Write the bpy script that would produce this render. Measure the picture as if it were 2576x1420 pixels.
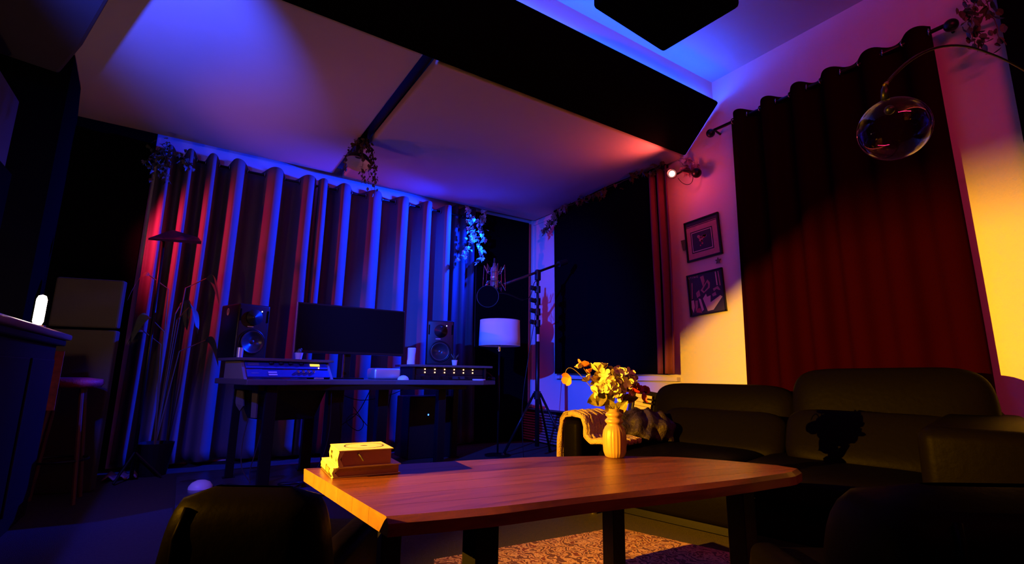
import bpy, math, random
from mathutils import Vector, Matrix
random.seed(7)
PI = math.pi
for o in list(bpy.data.objects):
    bpy.data.objects.remove(o)
S = bpy.context.scene
COL = S.collection

# ------------------------------------------------------------------ camera
cam_data = bpy.data.cameras.new('camera')
cam_data.sensor_width = 36
cam_data.lens = 17.37
cam_data.clip_start = 0.05
cam = bpy.data.objects.new('camera', cam_data)
COL.objects.link(cam)
right = Vector((0.83638, -0.54796, 0.01422))
up = Vector((-0.11307, -0.14709, 0.98264))
back = Vector((-0.53636, -0.82347, -0.18499))
cam.matrix_world = Matrix(((right.x, up.x, back.x, 0), (right.y, up.y, back.y, 0), (right.z, up.z, back.z, 0.8), (0, 0, 0, 1)))
S.camera = cam

# ------------------------------------------------------------------ world, exposure
w = bpy.data.worlds.new('world'); S.world = w; w.use_nodes = True
w.node_tree.nodes['Background'].inputs[0].default_value = (0.0, 0.0, 0.0, 1)
w.node_tree.nodes['Background'].inputs[1].default_value = 0.0
S.view_settings.view_transform = 'Standard'
S.view_settings.look = 'None'
S.view_settings.exposure = 0.0
S.view_settings.gamma = 1.0
S.view_settings.use_curve_mapping = False

# ------------------------------------------------------------------ lights of the room
def lamp(name, kind, loc, col, power, target=None, **kw):
    l = bpy.data.lights.new(name, kind)
    l.color = col; l.energy = power
    for k, v in kw.items():
        setattr(l, k, v)
    o = bpy.data.objects.new(name, l); COL.objects.link(o); o.location = loc
    if target is not None:
        o.rotation_euler = (Vector(target) - Vector(loc)).to_track_quat('-Z', 'Y').to_euler()
    return o

# amber light from an invented stage light, cut by added flags, onto table, sofa and right wall
AMB = (-1.60, 1.80, 1.22)
lamp('amber_spot', 'SPOT', AMB, (1.0, 0.42, 0.012), 2900, (3.78, 1.25, 0.70),
     spot_size=math.radians(52), spot_blend=1.0, shadow_soft_size=0.004)
# warm red bulb behind the grey panels on the left
lamp('rosy_bulb', 'SPOT', (-0.88, 4.52, 1.50), (1.0, 0.17, 0.12), 110, (2.3, 4.0, 2.95),
     spot_size=math.radians(88), spot_blend=1.0, shadow_soft_size=0.02)
lamp('red_spot_left', 'SPOT', (-0.72, 4.80, 2.0), (1.0, 0.015, 0.07), 80, (0.35, 5.2, 1.75),
     spot_size=math.radians(100), spot_blend=0.8, shadow_soft_size=0.03)
# blue spot clipped at the right end of the curtain rod
lamp('blue_spot_rod', 'SPOT', (2.98, 4.55, 2.62), (0.0, 0.022, 1.0), 1700, (1.7, 5.2, 1.8),
     spot_size=math.radians(97), spot_blend=0.7, shadow_soft_size=0.02)
# blue spots on the left, out of frame
lamp('blue_spot_left', 'SPOT', (-0.85, 1.9, 2.05), (0.005, 0.06, 1.0), 1800, (3.78, 5.3, 0.95),
     spot_size=math.radians(44), spot_blend=0.7, shadow_soft_size=0.02)
lamp('blue_spot_up', 'SPOT', (-0.85, 1.75, 2.1), (0.03, 0.06, 1.0), 560, (-0.35, 3.1, 2.9),
     spot_size=math.radians(44), spot_blend=0.8, shadow_soft_size=0.03)
lamp('blue_spot_floor', 'SPOT', (-0.8, 2.1, 1.9), (0.005, 0.02, 1.0), 230, (0.35, 4.2, -0.4),
     spot_size=math.radians(56), spot_blend=0.5, shadow_soft_size=0.03)
# red led cove across the room behind the camera
lamp('red_cove', 'AREA', (0.6, -1.7, 2.9), (1.0, 0.02, 0.14), 21, (3.78, 1.3, 2.3),
     shape='RECTANGLE', size=2.4, size_y=0.12, spread=math.radians(110))

# ------------------------------------------------------------------ materials
def mat(name, col, rough=0.6, metal=0.0, noise=None, bump=0.0, bscale=60, emit=None, estr=0, spec=0.5, vary=0.0, coat=0.0, trans=0.0, sheen=0.0):
    m = bpy.data.materials.new(name); m.use_nodes = True
    nt = m.node_tree; b = nt.nodes['Principled BSDF']
    b.inputs['Base Color'].default_value = (*col, 1)
    b.inputs['Roughness'].default_value = rough
    b.inputs['Metallic'].default_value = metal
    b.inputs['Specular IOR Level'].default_value = spec
    b.inputs['Coat Weight'].default_value = coat
    b.inputs['Transmission Weight'].default_value = trans
    b.inputs['Sheen Weight'].default_value = sheen
    if emit:
        b.inputs['Emission Color'].default_value = (*emit, 1)
        b.inputs['Emission Strength'].default_value = estr
    tc = nt.nodes.new('ShaderNodeTexCoord')
    if vary > 0:
        n = nt.nodes.new('ShaderNodeTexNoise'); n.inputs['Scale'].default_value = noise or 5
        n.inputs['Detail'].default_value = 4
        nt.links.new(tc.outputs['Object'], n.inputs['Vector'])
        mx = nt.nodes.new('ShaderNodeMix'); mx.data_type = 'RGBA'
        mx.inputs['A'].default_value = (*[c * (1 - vary) for c in col], 1)
        mx.inputs['B'].default_value = (*[min(1, c * (1 + vary)) for c in col], 1)
        nt.links.new(n.outputs['Fac'], mx.inputs['Factor'])
        nt.links.new(mx.outputs['Result'], b.inputs['Base Color'])
    if bump > 0:
        n2 = nt.nodes.new('ShaderNodeTexNoise'); n2.inputs['Scale'].default_value = bscale
        n2.inputs['Detail'].default_value = 3
        nt.links.new(tc.outputs['Object'], n2.inputs['Vector'])
        bp = nt.nodes.new('ShaderNodeBump'); bp.inputs['Strength'].default_value = bump
        bp.inputs['Distance'].default_value = 0.01
        nt.links.new(n2.outputs['Fac'], bp.inputs['Height'])
        nt.links.new(bp.outputs['Normal'], b.inputs['Normal'])
    return m

M = {}
M['wall'] = mat('wall_paint', (0.62, 0.60, 0.60), 0.85, bump=0.08, bscale=120, vary=0.03)
M['wall_dark'] = mat('dark_wall_paint', (0.03, 0.028, 0.03), 0.9, vary=0.1)
M['ceiling'] = mat('ceiling_paint', (0.50, 0.50, 0.52), 0.9, vary=0.03)
M['carpet'] = mat('carpet', (0.032, 0.021, 0.015), 0.95, bump=0.9, bscale=220, noise=60, vary=0.55)
M['cream'] = mat('cream_fabric', (0.60, 0.55, 0.52), 0.95, bump=0.06, bscale=400, vary=0.03)
M['black_fabric'] = mat('black_fabric', (0.003, 0.003, 0.004), 0.95, bump=0.1, bscale=300, spec=0.0)
M['grey_fabric'] = mat('grey_fabric', (0.06, 0.055, 0.05), 0.95, bump=0.2, bscale=300, vary=0.1, spec=0.1)
M['curtain'] = mat('grey_curtain', (0.13, 0.118, 0.135), 0.9, bump=0.12, bscale=260, vary=0.06, spec=0.05)
M['dark_curtain'] = mat('dark_curtain', (0.030, 0.028, 0.035), 0.9, bump=0.1, bscale=260)
M['red_curtain'] = mat('red_curtain', (0.012, 0.0005, 0.0012), 0.85, bump=0.1, bscale=260, vary=0.08, spec=0.0)
M['black_metal'] = mat('black_metal', (0.012, 0.012, 0.014), 0.35, 0.6)
M['dark_wood'] = mat('dark_wood', (0.006, 0.0045, 0.0045), 0.55, spec=0.2, vary=0.2, noise=12)
M['desk'] = mat('desk_laminate', (0.10, 0.08, 0.08), 0.35, vary=0.15, noise=10)
M['black_plastic'] = mat('black_plastic', (0.007, 0.007, 0.008), 0.4, spec=0.35)
M['cone'] = mat('speaker_cone', (0.03, 0.03, 0.032), 0.3)
M['chrome'] = mat('chrome', (0.75, 0.73, 0.72), 0.18, 1.0)
M['grommet'] = mat('grommet_metal', (0.35, 0.34, 0.34), 0.22, 1.0)
M['silver'] = mat('brushed_silver', (0.62, 0.6, 0.6), 0.35, 0.7)
M['white'] = mat('white_ceramic', (0.80, 0.78, 0.76), 0.35)
M['shade'] = mat('lampshade_fabric', (0.78, 0.76, 0.76), 0.9, bump=0.05, bscale=300)
M['panel_blue'] = mat('rack_faceplate', (0.03, 0.06, 0.26), 0.4, 0.2, vary=0.2, noise=20)
M['rack_side'] = mat('rack_side', (0.20, 0.16, 0.13), 0.6, vary=0.1)
M['screen'] = mat('dark_screen', (0.003, 0.003, 0.004), 0.5, spec=0.1)
M['leather'] = mat('black_leather', (0.0020, 0.0015, 0.0013), 0.45, bump=0.12, bscale=40, spec=0.012)
M['rug_dummy'] = None
M['towel'] = mat('tan_towel', (0.42, 0.30, 0.16), 0.95, bump=1.0, bscale=140, vary=0.25, noise=70)
M['throw'] = mat('dark_throw', (0.014, 0.007, 0.010), 0.7, bump=1.0, bscale=60, vary=0.7, noise=25)
M['ceramic'] = mat('ochre_ceramic', (0.28, 0.17, 0.09), 0.4, vary=0.08)
M['cover'] = mat('cream_cover', (0.60, 0.52, 0.38), 0.6, vary=0.05)
M['pages'] = mat('page_edges', (0.36, 0.17, 0.16), 0.85, vary=0.06, noise=90)
M['ink'] = mat('ink', (0.02, 0.015, 0.012), 0.7)
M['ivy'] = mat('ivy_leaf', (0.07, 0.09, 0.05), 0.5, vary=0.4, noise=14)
M['ivy_lit'] = mat('lit_ivy_leaf', (0.30, 0.36, 0.26), 0.35, vary=0.4, noise=20)  # paler copy of the ivy leaf, strong light put into its colour
M['stem'] = mat('stem', (0.10, 0.07, 0.03), 0.7)
M['leaf'] = mat('broad_leaf', (0.16, 0.14, 0.045), 0.4, vary=0.5, noise=30, bump=0.3, bscale=60)
M['petal_cream'] = mat('cream_petal', (0.50, 0.44, 0.32), 0.7, vary=0.08, noise=30)
M['petal_orange'] = mat('orange_petal', (0.50, 0.15, 0.06), 0.7, vary=0.15, noise=40)
M['petal_red'] = mat('red_petal', (0.30, 0.015, 0.02), 0.6, vary=0.3, noise=40)
M['petal_mauve'] = mat('mauve_petal', (0.55, 0.32, 0.36), 0.7)
M['red_seat'] = mat('red_upholstery', (0.22, 0.012, 0.03), 0.6, bump=0.4, bscale=120)
M['orange_led'] = mat('orange_led', (0.9, 0.4, 0.1), 0.5, emit=(1.0, 0.42, 0.12), estr=9)
M['amber_meter'] = mat('amber_meter', (0.9, 0.5, 0.05), 0.5, emit=(1.0, 0.55, 0.04), estr=1.6)
M['blue_led_dot'] = mat('blue_led_dot', (0.1, 0.3, 1), 0.5, emit=(0.05, 0.2, 1.0), estr=4)
M['white_led'] = mat('white_led', (1, 1, 1), 0.5, emit=(0.8, 0.85, 1.0), estr=4)
M['flame'] = mat('lit_tube', (1, 0.9, 0.8), 0.5, emit=(1.0, 0.72, 0.5), estr=22)
M['red_bulb'] = mat('lit_red_bulb', (1, 0.5, 0.4), 0.5, emit=(1.0, 0.38, 0.30), estr=22)
M['blue_strip'] = mat('blue_led_strip', (0.1, 0.2, 1), 0.5, emit=(0.010, 0.075, 1.0), estr=125)
M['red_strip'] = mat('red_led_strip', (1, 0.2, 0.2), 0.5, emit=(1.0, 0.10, 0.08), estr=5)
M['white_trim'] = mat('white_trim', (0.66, 0.64, 0.62), 0.5)
M['ivory'] = mat('piano_key_white', (0.80, 0.70, 0.50), 0.35)
M['radiator'] = mat('slat_wood', (0.16, 0.12, 0.13), 0.6, vary=0.1)
M['pink_paper'] = mat('pale_sticker', (0.8, 0.45, 0.42), 0.6)
M['art_dark'] = mat('art_black', (0.02, 0.014, 0.018), 0.5)
M['art_brown'] = mat('art_brown', (0.40, 0.20, 0.18), 0.6, vary=0.25, noise=30)
M['art_pale'] = mat('art_pale', (0.62, 0.50, 0.42), 0.6)
M['art_red'] = mat('art_red', (0.42, 0.06, 0.08), 0.6)
M['brass'] = mat('brass', (0.8, 0.5, 0.3), 0.25, 1.0)

def glass_mat():
    m = bpy.data.materials.new('clear_glass'); m.use_nodes = True
    nt = m.node_tree; nt.nodes.clear()
    out = nt.nodes.new('ShaderNodeOutputMaterial')
    tr = nt.nodes.new('ShaderNodeBsdfTransparent'); tr.inputs[0].default_value = (0.93, 0.93, 0.93, 1)
    gl = nt.nodes.new('ShaderNodeBsdfGlossy'); gl.inputs['Roughness'].default_value = 0.0
    lw = nt.nodes.new('ShaderNodeLayerWeight'); lw.inputs[0].default_value = 0.5
    pw = nt.nodes.new('ShaderNodeMath'); pw.operation = 'POWER'; pw.inputs[1].default_value = 5.0
    fr = nt.nodes.new('ShaderNodeMath'); fr.operation = 'MULTIPLY_ADD'; fr.inputs[1].default_value = 0.9; fr.inputs[2].default_value = 0.05
    nt.links.new(lw.outputs['Facing'], pw.inputs[0]); nt.links.new(pw.outputs[0], fr.inputs[0])
    mx = nt.nodes.new('ShaderNodeMixShader')
    nt.links.new(fr.outputs[0], mx.inputs[0]); nt.links.new(tr.outputs[0], mx.inputs[1]); nt.links.new(gl.outputs[0], mx.inputs[2])
    nt.links.new(mx.outputs[0], out.inputs[0])
    return m
M['glass'] = glass_mat()

def table_wood():
    m = bpy.data.materials.new('oiled_wood'); m.use_nodes = True
    nt = m.node_tree; b = nt.nodes['Principled BSDF']
    tc = nt.nodes.new('ShaderNodeTexCoord'); mp = nt.nodes.new('ShaderNodeMapping')
    mp.inputs['Scale'].default_value = (1.2, 16, 16)
    nt.links.new(tc.outputs['Object'], mp.inputs[0])
    n = nt.nodes.new('ShaderNodeTexNoise'); n.inputs['Scale'].default_value = 3; n.inputs['Detail'].default_value = 6; n.inputs['Distortion'].default_value = 0.6
    nt.links.new(mp.outputs[0], n.inputs['Vector'])
    oi = nt.nodes.new('ShaderNodeObjectInfo')
    ad = nt.nodes.new('ShaderNodeMath'); ad.operation = 'MULTIPLY_ADD'; ad.inputs[1].default_value = 0.3; 
    nt.links.new(oi.outputs['Random'], ad.inputs[0]); nt.links.new(n.outputs['Fac'], ad.inputs[2])
    cr = nt.nodes.new('ShaderNodeValToRGB')
    e = cr.color_ramp.elements
    e[0].position = 0.38; e[0].color = (0.050, 0.012, 0.009, 1)
    e[1].position = 0.85; e[1].color = (0.150, 0.044, 0.024, 1)
    nt.links.new(ad.outputs[0], cr.inputs[0]); nt.links.new(cr.outputs[0], b.inputs['Base Color'])
    b.inputs['Roughness'].default_value = 0.34
    b.inputs['Specular IOR Level'].default_value = 0.5
    return m
M['wood'] = table_wood()
M['end_grain'] = mat('end_grain', (0.16, 0.075, 0.028), 0.6, noise=22, vary=0.45)

def rug_mat():
    m = bpy.data.materials.new('patterned_rug'); m.use_nodes = True
    nt = m.node_tree; b = nt.nodes['Principled BSDF']; b.inputs['Roughness'].default_value = 0.95
    tc = nt.nodes.new('ShaderNodeTexCoord')
    v = nt.nodes.new('ShaderNodeTexVoronoi'); v.inputs['Scale'].default_value = 13; v.feature = 'SMOOTH_F1'
    nz = nt.nodes.new('ShaderNodeTexNoise'); nz.inputs['Scale'].default_value = 10; nz.inputs['Detail'].default_value = 5; nz.inputs['Distortion'].default_value = 2.5
    nt.links.new(tc.outputs['Object'], nz.inputs['Vector']); nt.links.new(tc.outputs['Object'], v.inputs['Vector'])
    wv = nt.nodes.new('ShaderNodeTexWave'); wv.inputs['Scale'].default_value = 5; wv.inputs['Distortion'].default_value = 14; wv.inputs['Detail'].default_value = 3
    wv.inputs['Detail Scale'].default_value = 2.5
    nt.links.new(tc.outputs['Object'], wv.inputs['Vector'])
    ad = nt.nodes.new('ShaderNodeMath'); ad.operation = 'ADD'
    nt.links.new(nz.outputs['Fac'], ad.inputs[0]); nt.links.new(wv.outputs['Fac'], ad.inputs[1])
    cr = nt.nodes.new('ShaderNodeValToRGB'); cr.color_ramp.interpolation = 'CONSTANT'
    e = cr.color_ramp.elements
    e[0].position = 0.0; e[0].color = (0.13, 0.02, 0.02, 1)
    e[1].position = 0.62; e[1].color = (0.46, 0.27, 0.14, 1)
    x = e.new(0.85); x.color = (0.22, 0.08, 0.05, 1)
    x = e.new(1.05); x.color = (0.50, 0.30, 0.16, 1)
    x = e.new(1.25); x.color = (0.09, 0.025, 0.03, 1)
    ml = nt.nodes.new('ShaderNodeMath'); ml.operation = 'MULTIPLY'; ml.inputs[1].default_value = 1.0
    nt.links.new(ad.outputs[0], ml.inputs[0]); 
    mr = nt.nodes.new('ShaderNodeMapRange'); mr.inputs['From Max'].default_value = 1.6
    nt.links.new(ml.outputs[0], mr.inputs[0])
    e[1].position = 0.36; e[2].position = 0.52; e[3].position = 0.60; e[4].position = 0.80
    nt.links.new(mr.outputs[0], cr.inputs[0]); nt.links.new(cr.outputs[0], b.inputs['Base Color'])
    bp = nt.nodes.new('ShaderNodeBump'); bp.inputs['Strength'].default_value = 0.5
    n2 = nt.nodes.new('ShaderNodeTexNoise'); n2.inputs['Scale'].default_value = 300
    nt.links.new(tc.outputs['Object'], n2.inputs['Vector'])
    nt.links.new(n2.outputs['Fac'], bp.inputs['Height']); nt.links.new(bp.outputs['Normal'], b.inputs['Normal'])
    return m
M['rug'] = rug_mat()

# ------------------------------------------------------------------ mesh helpers
class MB:
    def __init__(s): s.v = []; s.f = []
    def add(s, vs, fs):
        n = len(s.v); s.v += [Vector(v) for v in vs]; s.f += [tuple(i + n for i in f) for f in fs]; return s
    def box(s, c, d, rot=None):
        x, y, z = d[0] / 2, d[1] / 2, d[2] / 2
        vs = [Vector(p) for p in ((-x, -y, -z), (x, -y, -z), (x, y, -z), (-x, y, -z), (-x, -y, z), (x, -y, z), (x, y, z), (-x, y, z))]
        if rot is not None: vs = [rot @ v for v in vs]
        c = Vector(c)
        return s.add([v + c for v in vs], [(0, 3, 2, 1), (4, 5, 6, 7), (0, 1, 5, 4), (1, 2, 6, 5), (2, 3, 7, 6), (3, 0, 4, 7)])
    def bb(s, a, b):
        return s.box([(a[i] + b[i]) / 2 for i in range(3)], [abs(b[i] - a[i]) for i in range(3)])
    def tube(s, pts, r, n=8, cap=True):
        pts = [Vector(p) for p in pts]; rs = r if isinstance(r, (list, tuple)) else [r] * len(pts)
        vs = []; fs = []; pr = None
        for i, p in enumerate(pts):
            t = (pts[min(i + 1, len(pts) - 1)] - pts[max(i - 1, 0)]).normalized()
            if pr is None:
                a = Vector((0, 0, 1)) if abs(t.z) < 0.9 else Vector((1, 0, 0)); pr = t.cross(a).normalized()
            pr = (pr - t * pr.dot(t)).normalized(); q = t.cross(pr)
            for k in range(n):
                a = 2 * PI * k / n; vs.append(p + (pr * math.cos(a) + q * math.sin(a)) * rs[i])
        for i in range(len(pts) - 1):
            for k in range(n):
                k2 = (k + 1) % n; fs.append((i * n + k, i * n + k2, (i + 1) * n + k2, (i + 1) * n + k))
        if cap:
            fs.append(tuple(range(n))[::-1]); fs.append(tuple((len(pts) - 1) * n + k for k in range(n)))
        return s.add(vs, fs)
    def lathe(s, prof, c=(0, 0, 0), n=32, rot=None, flute=None):
        vs = []; fs = []; c = Vector(c)
        for i, (r, z) in enumerate(prof):
            for k in range(n):
                a = 2 * PI * k / n
                rr = r * (flute(i, a) if flute else 1)
                v = Vector((rr * math.cos(a), rr * math.sin(a), z))
                if rot is not None: v = rot @ v
                vs.append(v + c)
        for i in range(len(prof) - 1):
            for k in range(n):
                k2 = (k + 1) % n; fs.append((i * n + k, i * n + k2, (i + 1) * n + k2, (i + 1) * n + k))
        if prof[0][0] > 1e-5: fs.append(tuple(range(n))[::-1])
        if prof[-1][0] > 1e-5: fs.append(tuple((len(prof) - 1) * n + k for k in range(n)))
        return s.add(vs, fs)
    def prism(s, poly, z0, z1):
        n = len(poly)
        vs = [(p[0], p[1], z0) for p in poly] + [(p[0], p[1], z1) for p in poly]
        fs = [tuple(range(n))[::-1], tuple(range(n, 2 * n))] + [(i, (i + 1) % n, n + (i + 1) % n, n + i) for i in range(n)]
        return s.add(vs, fs)
    def ext(s, poly, axis, a, b):
        """polygon in the plane normal to axis (0=x: pts are (y,z); 1=y: (x,z)) extruded a..b"""
        n = len(poly)
        def P(p, t): return (t, p[0], p[1]) if axis == 0 else (p[0], t, p[1])
        vs = [P(p, a) for p in poly] + [P(p, b) for p in poly]
        fs = [tuple(range(n)), tuple(range(n, 2 * n))[::-1]] + [(i, n + i, n + (i + 1) % n, (i + 1) % n) for i in range(n)]
        return s.add(vs, fs)
    def ball(s, c, r, n=16, m=10, sc=(1, 1, 1), rot=None):
        prof = [(max(1e-6, math.sin(PI * i / m)), -math.cos(PI * i / m)) for i in range(m + 1)]
        vs = []; fs = []; c = Vector(c)
        for (a, z) in prof:
            for k in range(n):
                t = 2 * PI * k / n; v = Vector((a * math.cos(t) * r * sc[0], a * math.sin(t) * r * sc[1], z * r * sc[2]))
                if rot is not None: v = rot @ v
                vs.append(v + c)
        for i in range(m):
            for k in range(n):
                k2 = (k + 1) % n; fs.append((i * n + k, i * n + k2, (i + 1) * n + k2, (i + 1) * n + k))
        return s.add(vs, fs)
    def grid(s, fn, nu, nv, closed=False):
        vs = [fn(i / nu, j / nv) for i in range(nu + 1) for j in range(nv + 1)]
        fs = [(i * (nv + 1) + j, (i + 1) * (nv + 1) + j, (i + 1) * (nv + 1) + j + 1, i * (nv + 1) + j + 1) for i in range(nu) for j in range(nv)]
        return s.add(vs, fs)
    def torus(s, c, R, r, rot=None, n=20, m=8):
        vs = []; fs = []; c = Vector(c)
        for i in range(n):
            a = 2 * PI * i / n
            for j in range(m):
                b = 2 * PI * j / m
                v = Vector(((R + r * math.cos(b)) * math.cos(a), (R + r * math.cos(b)) * math.sin(a), r * math.sin(b)))
                if rot is not None: v = rot @ v
                vs.append(v + c)
        for i in range(n):
            for j in range(m):
                fs.append((i * m + j, ((i + 1) % n) * m + j, ((i + 1) % n) * m + (j + 1) % m, i * m + (j + 1) % m))
        return s.add(vs, fs)

def wloc(p):
    v = Vector((0, 0, 0))
    while p is not None: v += p.location; p = p.parent
    return v
def build(name, mb, m, parent=None, smooth=False, bevel=0, seg=2, sub=0, solid=0, local=False, label=None, origin=None):
    """mesh from MB; coordinates are world unless the parent is a rotated thing (local=True)"""
    if local: off = Vector((0, 0, 0))
    elif parent is not None: off = wloc(parent)
    else: off = Vector(origin) if origin is not None else sum(mb.v, Vector()) / len(mb.v)
    me = bpy.data.meshes.new(name)
    me.from_pydata([tuple(v - off) for v in mb.v], [], mb.f)
    mt = m if not isinstance(m, str) else M[m]
    me.materials.append(mt)
    if smooth:
        for p in me.polygons: p.use_smooth = True
    me.update()
    o = bpy.data.objects.new(name, me); COL.objects.link(o)
    if parent is not None: o.parent = parent
    elif not local: o.location = off
    if solid:
        md = o.modifiers.new('solid', 'SOLIDIFY'); md.thickness = solid; md.offset = 0
    if bevel:
        md = o.modifiers.new('bevel', 'BEVEL'); md.width = bevel; md.segments = seg; md.limit_method = 'ANGLE'; md.angle_limit = math.radians(35)
        if seg > 2:
            for p in me.polygons: p.use_smooth = True
    if sub:
        md = o.modifiers.new('sub', 'SUBSURF'); md.levels = sub; md.render_levels = sub
        for p in me.polygons: p.use_smooth = True
    if label: o['label'] = label
    return o
def tag(o, label, cat, group=None, kind=None):
    o['label'] = label; o['category'] = cat
    if group: o['group'] = group
    if kind: o['kind'] = kind
    return o
def thing(name, label, cat, loc=(0, 0, 0), rz=0, group=None):
    o = bpy.data.objects.new(name, None); COL.objects.link(o)
    o.location = loc; o.rotation_euler = (0, 0, rz); o.empty_display_size = 0.05
    return tag(o, label, cat, group)
def struct(name, mb, m, **k):
    o = build(name, mb, m, **k)
    if k.get('parent') is None: o['kind'] = 'structure'
    return o
def stuff(o): o['kind'] = 'stuff'; return o
def bez(p0, p1, p2, p3, n=14):
    p0, p1, p2, p3 = map(Vector, (p0, p1, p2, p3)); r = []
    for i in range(n + 1):
        t = i / n; r.append(p0 * (1 - t) ** 3 + p1 * 3 * t * (1 - t) ** 2 + p2 * 3 * t * t * (1 - t) + p3 * t ** 3)
    return r
def interp(xs, ys, x):
    if x <= xs[0]: return ys[0]
    for i in range(len(xs) - 1):
        if x <= xs[i + 1]:
            t = (x - xs[i]) / (xs[i + 1] - xs[i]); return ys[i] * (1 - t) + ys[i + 1] * t
    return ys[-1]

# ------------------------------------------------------------------ room shell
XR, YB, XL, YF = 3.78, 5.35, -1.25, -2.0
struct('floor', MB().bb((XL - .1, YF - .1, -0.1), (XR + .1, YB + .1, 0)), 'carpet')
struct('wall_right', MB().bb((XR, YF - .1, 0), (XR + .1, YB + .1, 3.6)), 'wall')
struct('wall_back', MB().bb((XL - .1, YB, 0), (XR, YB + .1, 3.6)), 'wall')
struct('wall_left', MB().bb((XL - .1, 2.42, 0), (XL, YB, 3.6)), 'wall_dark')
struct('wall_left_alcove', MB().bb((-3.3, YF, 0), (-3.2, 2.52, 3.6)), 'wall_dark')
struct('wall_alcove_back', MB().bb((-3.2, 2.42, 0), (XL - .1, 2.52, 3.6)), 'wall_dark')
struct('floor_alcove', MB().bb((-3.3, YF - .1, -0.1), (XL - .1, 2.52, 0)), 'carpet')
struct('ceiling_alcove', MB().bb((-3.3, YF - .1, 3.48), (XL - .1, 2.52, 3.6)), 'wall_dark')
struct('wall_front', MB().bb((-3.3, YF - .1, 0), (XR, YF, 3.6)), 'wall_dark')
struct('ceiling', MB().bb((XL - .1, YF - .1, 3.48), (XR + .1, 2.475, 3.6)), 'ceiling')
struct('ceiling_low', MB().bb((XL - .1, 2.475, 3.22), (XR + .1, YB + .1, 3.6)), 'ceiling')
# right wall trim: window jamb by the corner, ledge under the black blind
struct('trim_1', MB().bb((XR - .018, 5.27, 0.40), (XR, 5.31, 2.90)), 'white_trim')
struct('trim_2', MB().bb((XR - .05, 2.98, 0.765), (XR, 4.75, 0.80)), 'white_trim')
struct('trim_3', MB().bb((XR - .016, 4.76, 2.80), (XR, 5.31, 2.83)), 'white_trim')

# slatted cover under the jamb
cv = thing('radiator_cover', 'dark slatted wooden cover under the blue-lit wall in the corner', 'radiator cover', (3.6, 4.8, 0))
build('cover_frame', MB().bb((3.60, 4.05, 0.365), (XR - .002, 5.33, 0.392)).bb((3.74, 4.05, 0.0), (3.775, 5.33, 0.365)), 'dark_wood', cv)
for y in (4.08, 4.7, 5.3):
    build('post', MB().bb((3.64, y - .02, 0), (3.66, y + .02, 0.365)), 'dark_wood', cv)
for k in range(11):
    z = 0.03 + k * 0.031
    build('slat', MB().bb((3.615, 4.06, z), (3.64, 5.32, z + 0.018)), 'radiator', cv)

# ------------------------------------------------------------------ ceiling clouds
cl = build('ceiling_panel', MB().bb((-1.12, 2.80, 2.88), (1.10, 5.21, 2.94)), 'cream', bevel=.02, seg=3)
tag(cl, 'wide cream fabric ceiling panel left of the black gap', 'acoustic panel')
cr_ = build('ceiling_panel', MB().bb((1.20, 2.80, 2.86), (3.765, 5.24, 2.94)), 'cream', bevel=.02, seg=3)
tag(cr_, 'cream fabric ceiling panel right of the black gap, reaching the corner', 'acoustic panel')
gp = build('mounting_rail', MB().bb((1.09, 2.78, 2.93), (1.19, 5.15, 3.22)), 'black_metal')
tag(gp, 'black rail in the gap between the two cream ceiling panels', 'rail')

# tilted long black panel, blue led strip hidden behind its top edge
poly = [(2.385, 3.222), (2.415, 3.252), (2.80, 2.885), (2.77, 2.855)]
o = build('tilted_panel', MB().ext(poly, 0, -1.2, 3.74), 'black_fabric', bevel=.02, seg=3)
tag(o, 'long black tilted fabric panel under the blue-lit ceiling cove', 'acoustic panel')
o = build('led_strip', MB().ext([(2.440, 3.232), (2.454, 3.232), (2.454, 3.244), (2.440, 3.244)], 0, -1.1, 3.70), 'blue_strip')
tag(o, 'blue light strip shining up behind the long black tilted panel', 'light strip')
o = build('led_strip', MB().ext([(-1.60, 3.20), (-1.52, 3.20), (-1.52, 3.27), (-1.60, 3.27)], 0, -0.2, 3.6), 'red_strip')
tag(o, 'red light strip on the wall opposite the blue one', 'light strip')
# hanging black cloud near the camera
c3 = [(2.0, 2.143), (2.757, 2.191), (2.80, 1.587), (2.05, 1.54)]
o = build('hanging_panel', MB().prism([(p[0], p[1]) for p in c3][::-1], 3.2, 3.30), 'black_fabric', bevel=.03, seg=3)
for q, x in enumerate((2.2, 2.6)):
    build('hanger_wire', MB().tube([(x, 1.85, 3.29), (x, 1.85, 3.48)], 0.002, 6), 'black_metal', o)
tag(o, 'square black panel hanging flat below the blue-lit ceiling', 'acoustic panel')
# dark pieces upper left
o = build('hanging_panel', MB().prism([(-0.52, 3.0), (-0.73, 3.66), (-0.90, 4.10), (-1.24, 4.2), (-1.24, 2.2), (-0.25, 2.2)], 2.70, 2.80), 'grey_fabric', bevel=.02)
tag(o, 'dark panel hanging in the top left corner of the view', 'acoustic panel')
o = build('wall_panel', MB().prism([(-1.0, 5.33), (-0.88, 4.6), (-0.845, 4.10), (-1.24, 4.0), (-1.24, 5.33)], 0.0, 2.86), 'black_fabric')
tag(o, 'tall black panel covering the left wall up to the ceiling panel', 'acoustic panel')
o = build('wall_panel', MB().bb((-1.24, 2.45, 1.03), (-1.17, 3.37, 2.66)), 'black_fabric', bevel=.01)
tag(o, 'black wall panel left of the small blue-lit patch of wall', 'acoustic panel')
o = build('wall_panel', MB().bb((-0.99, 5.26, 0.0), (-0.44, 5.33, 2.99)), 'black_fabric')
tag(o, 'black panel on the back wall left of the red-lit curtain', 'acoustic panel')
o = build('wall_panel', MB().bb((2.86, 5.27, 0.0), (3.70, 5.34, 2.83)), 'black_fabric', bevel=.01)
tag(o, 'black panel on the back wall behind the drum-shaded floor lamp', 'acoustic panel')
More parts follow.
